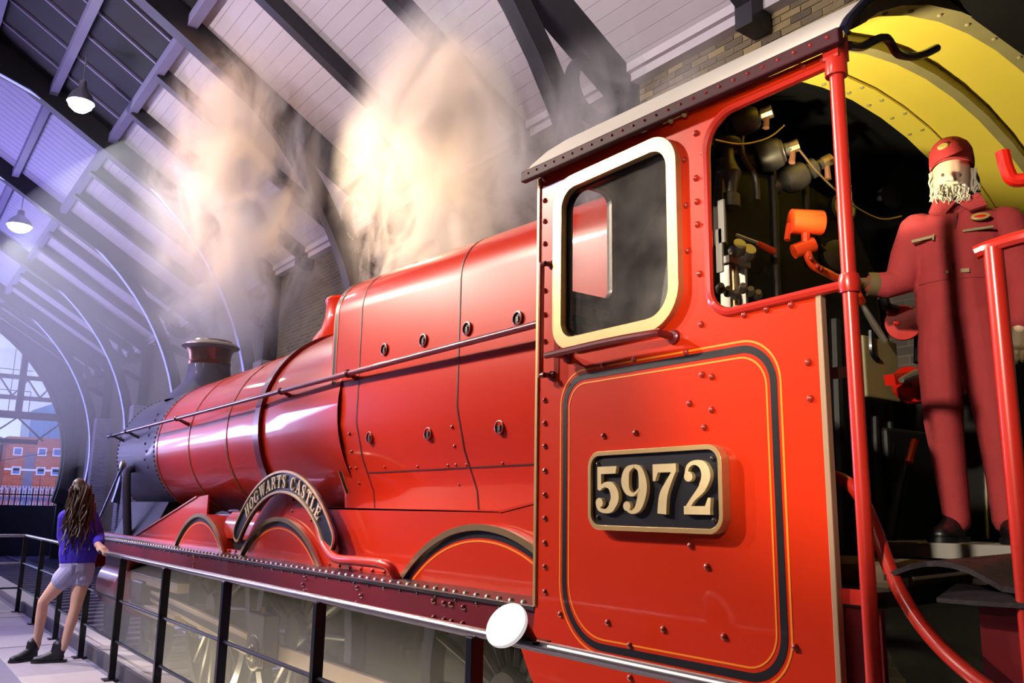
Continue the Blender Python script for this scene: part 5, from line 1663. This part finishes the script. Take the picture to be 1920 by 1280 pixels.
# ------------------------------------------------------------------ steam
def steam_mat(name, dens, scale, lo, hi, centre, radii, color=(1, 1, 1, 1), aniso=0.2, distort=1.2, stretch=(1, 1, .6)):
    m = bpy.data.materials.new(name)
    m.use_nodes = True
    n = m.node_tree
    n.nodes.remove(n.nodes['Principled BSDF'])
    out = n.nodes['Material Output']
    vs = n.nodes.new('ShaderNodeVolumeScatter')
    vs.inputs['Color'].default_value = color
    vs.inputs['Anisotropy'].default_value = aniso
    tc = n.nodes.new('ShaderNodeTexCoord')
    mp = n.nodes.new('ShaderNodeMapping')
    mp.inputs['Scale'].default_value = stretch
    n.links.new(tc.outputs['Object'], mp.inputs[0])
    nz = n.nodes.new('ShaderNodeTexNoise')
    nz.inputs['Scale'].default_value = scale
    nz.inputs['Detail'].default_value = 6
    nz.inputs['Roughness'].default_value = .68
    nz.inputs['Distortion'].default_value = distort
    n.links.new(mp.outputs[0], nz.inputs[0])
    mr = n.nodes.new('ShaderNodeMapRange')
    mr.inputs[1].default_value = lo
    mr.inputs[2].default_value = hi
    mr.interpolation_type = 'SMOOTHSTEP'
    n.links.new(nz.outputs[0], mr.inputs[0])
    # soft edge of the cloud
    sb = n.nodes.new('ShaderNodeVectorMath')
    sb.operation = 'SUBTRACT'
    sb.inputs[1].default_value = centre
    n.links.new(tc.outputs['Object'], sb.inputs[0])
    dv = n.nodes.new('ShaderNodeVectorMath')
    dv.operation = 'DIVIDE'
    dv.inputs[1].default_value = radii
    n.links.new(sb.outputs[0], dv.inputs[0])
    ln = n.nodes.new('ShaderNodeVectorMath')
    ln.operation = 'LENGTH'
    n.links.new(dv.outputs[0], ln.inputs[0])
    fo = n.nodes.new('ShaderNodeMapRange')
    fo.inputs[1].default_value = 1.0
    fo.inputs[2].default_value = 0.25
    fo.interpolation_type = 'SMOOTHSTEP'
    n.links.new(ln.outputs['Value'], fo.inputs[0])
    mu = n.nodes.new('ShaderNodeMath')
    mu.operation = 'MULTIPLY'
    n.links.new(mr.outputs[0], mu.inputs[0])
    n.links.new(fo.outputs[0], mu.inputs[1])
    m2 = n.nodes.new('ShaderNodeMath')
    m2.operation = 'MULTIPLY'
    m2.inputs[1].default_value = dens
    n.links.new(mu.outputs[0], m2.inputs[0])
    n.links.new(m2.outputs[0], vs.inputs['Density'])
    n.links.new(vs.outputs[0], out.inputs['Volume'])
    m.cycles.volume_step_rate = 0.6 if 'plume' in name else 1.0
    return m


def steam(name, centre, radii, dens, scale, lo, hi, label, **k):
    c = Vector(centre)
    b = MB()
    rings = []
    for i in range(9):
        a = -pi / 2 + pi * i / 8
        rings.append([(c.x + radii[0] * max(.01, cos(a)) * cos(t), c.y + radii[1] * max(.01, cos(a)) * sin(t), c.z + radii[2] * sin(a)) for t in [2 * pi * j / 16 for j in range(16)]])
    b.loft(rings, True, True)
    o = b.build(name, steam_mat(name, dens, scale, lo, hi, centre, radii, **k), None, 0)
    tag(o, label, 'steam', None, 'stuff')
    return o


SC.cycles.volume_step_rate = 1.0
SC.cycles.volume_max_steps = 64
SC.cycles.volume_bounces = 1
SC.cycles.max_bounces = 5
SC.cycles.diffuse_bounces = 2
SC.cycles.glossy_bounces = 3
SC.cycles.transmission_bounces = 4
SC.cycles.transparent_max_bounces = 12
SC.cycles.use_adaptive_sampling = True
SC.cycles.adaptive_threshold = 0.08
SC.cycles.adaptive_min_samples = 12
steam('steam_plume', (-12.6, 4.0, 6.1), (2.6, 1.5, 3.2), 4.0, 1.1, .45, .64, 'tall warm plume of steam rising from the chimney')
steam('steam_plume', (-7.2, 4.25, 4.95), (1.5, .95, 2.2), 7.5, 1.35, .44, .61, 'bright golden burst of steam above the firebox')
steam('steam_plume', (-5.2, 4.7, 4.5), (2.0, .9, 1.2), 2.6, 1.4, .45, .64, 'thin wisp of steam drifting behind the cab roof')


def mist(name, centre, radii, dens, label, color=(1, 1, 1, 1)):
    c = Vector(centre)
    m = bpy.data.materials.new(name)
    m.use_nodes = True
    n = m.node_tree
    n.nodes.remove(n.nodes['Principled BSDF'])
    vs = n.nodes.new('ShaderNodeVolumeScatter')
    vs.inputs['Color'].default_value = color
    vs.inputs['Density'].default_value = dens
    vs.inputs['Anisotropy'].default_value = .2
    n.links.new(vs.outputs[0], n.nodes['Material Output'].inputs['Volume'])
    m.cycles.homogeneous_volume = True
    rings = []
    for i in range(13):
        a = -pi / 2 + pi * i / 12
        rings.append([(c.x + radii[0] * max(.01, cos(a)) * cos(t) * (1 + .1 * sin(3 * t + 2 * a)), c.y + radii[1] * max(.01, cos(a)) * sin(t), c.z + radii[2] * sin(a) * (1 + .08 * sin(2 * t))) for t in [2 * pi * j / 24 for j in range(24)]])
    o = MB().loft(rings, True, True).build(name, m, None, 80)
    return tag(o, label, 'steam', None, 'stuff')


mist('steam_haze', (-19.5, 3.4, 5.2), (8.5, 2.4, 3.2), .045, 'thin haze of steam hanging under the far roof')
mist('steam_haze', (-7.0, 2.62, .1), (5.4, .6, .9), .11, 'low mist drifting around the wheels behind the railing')
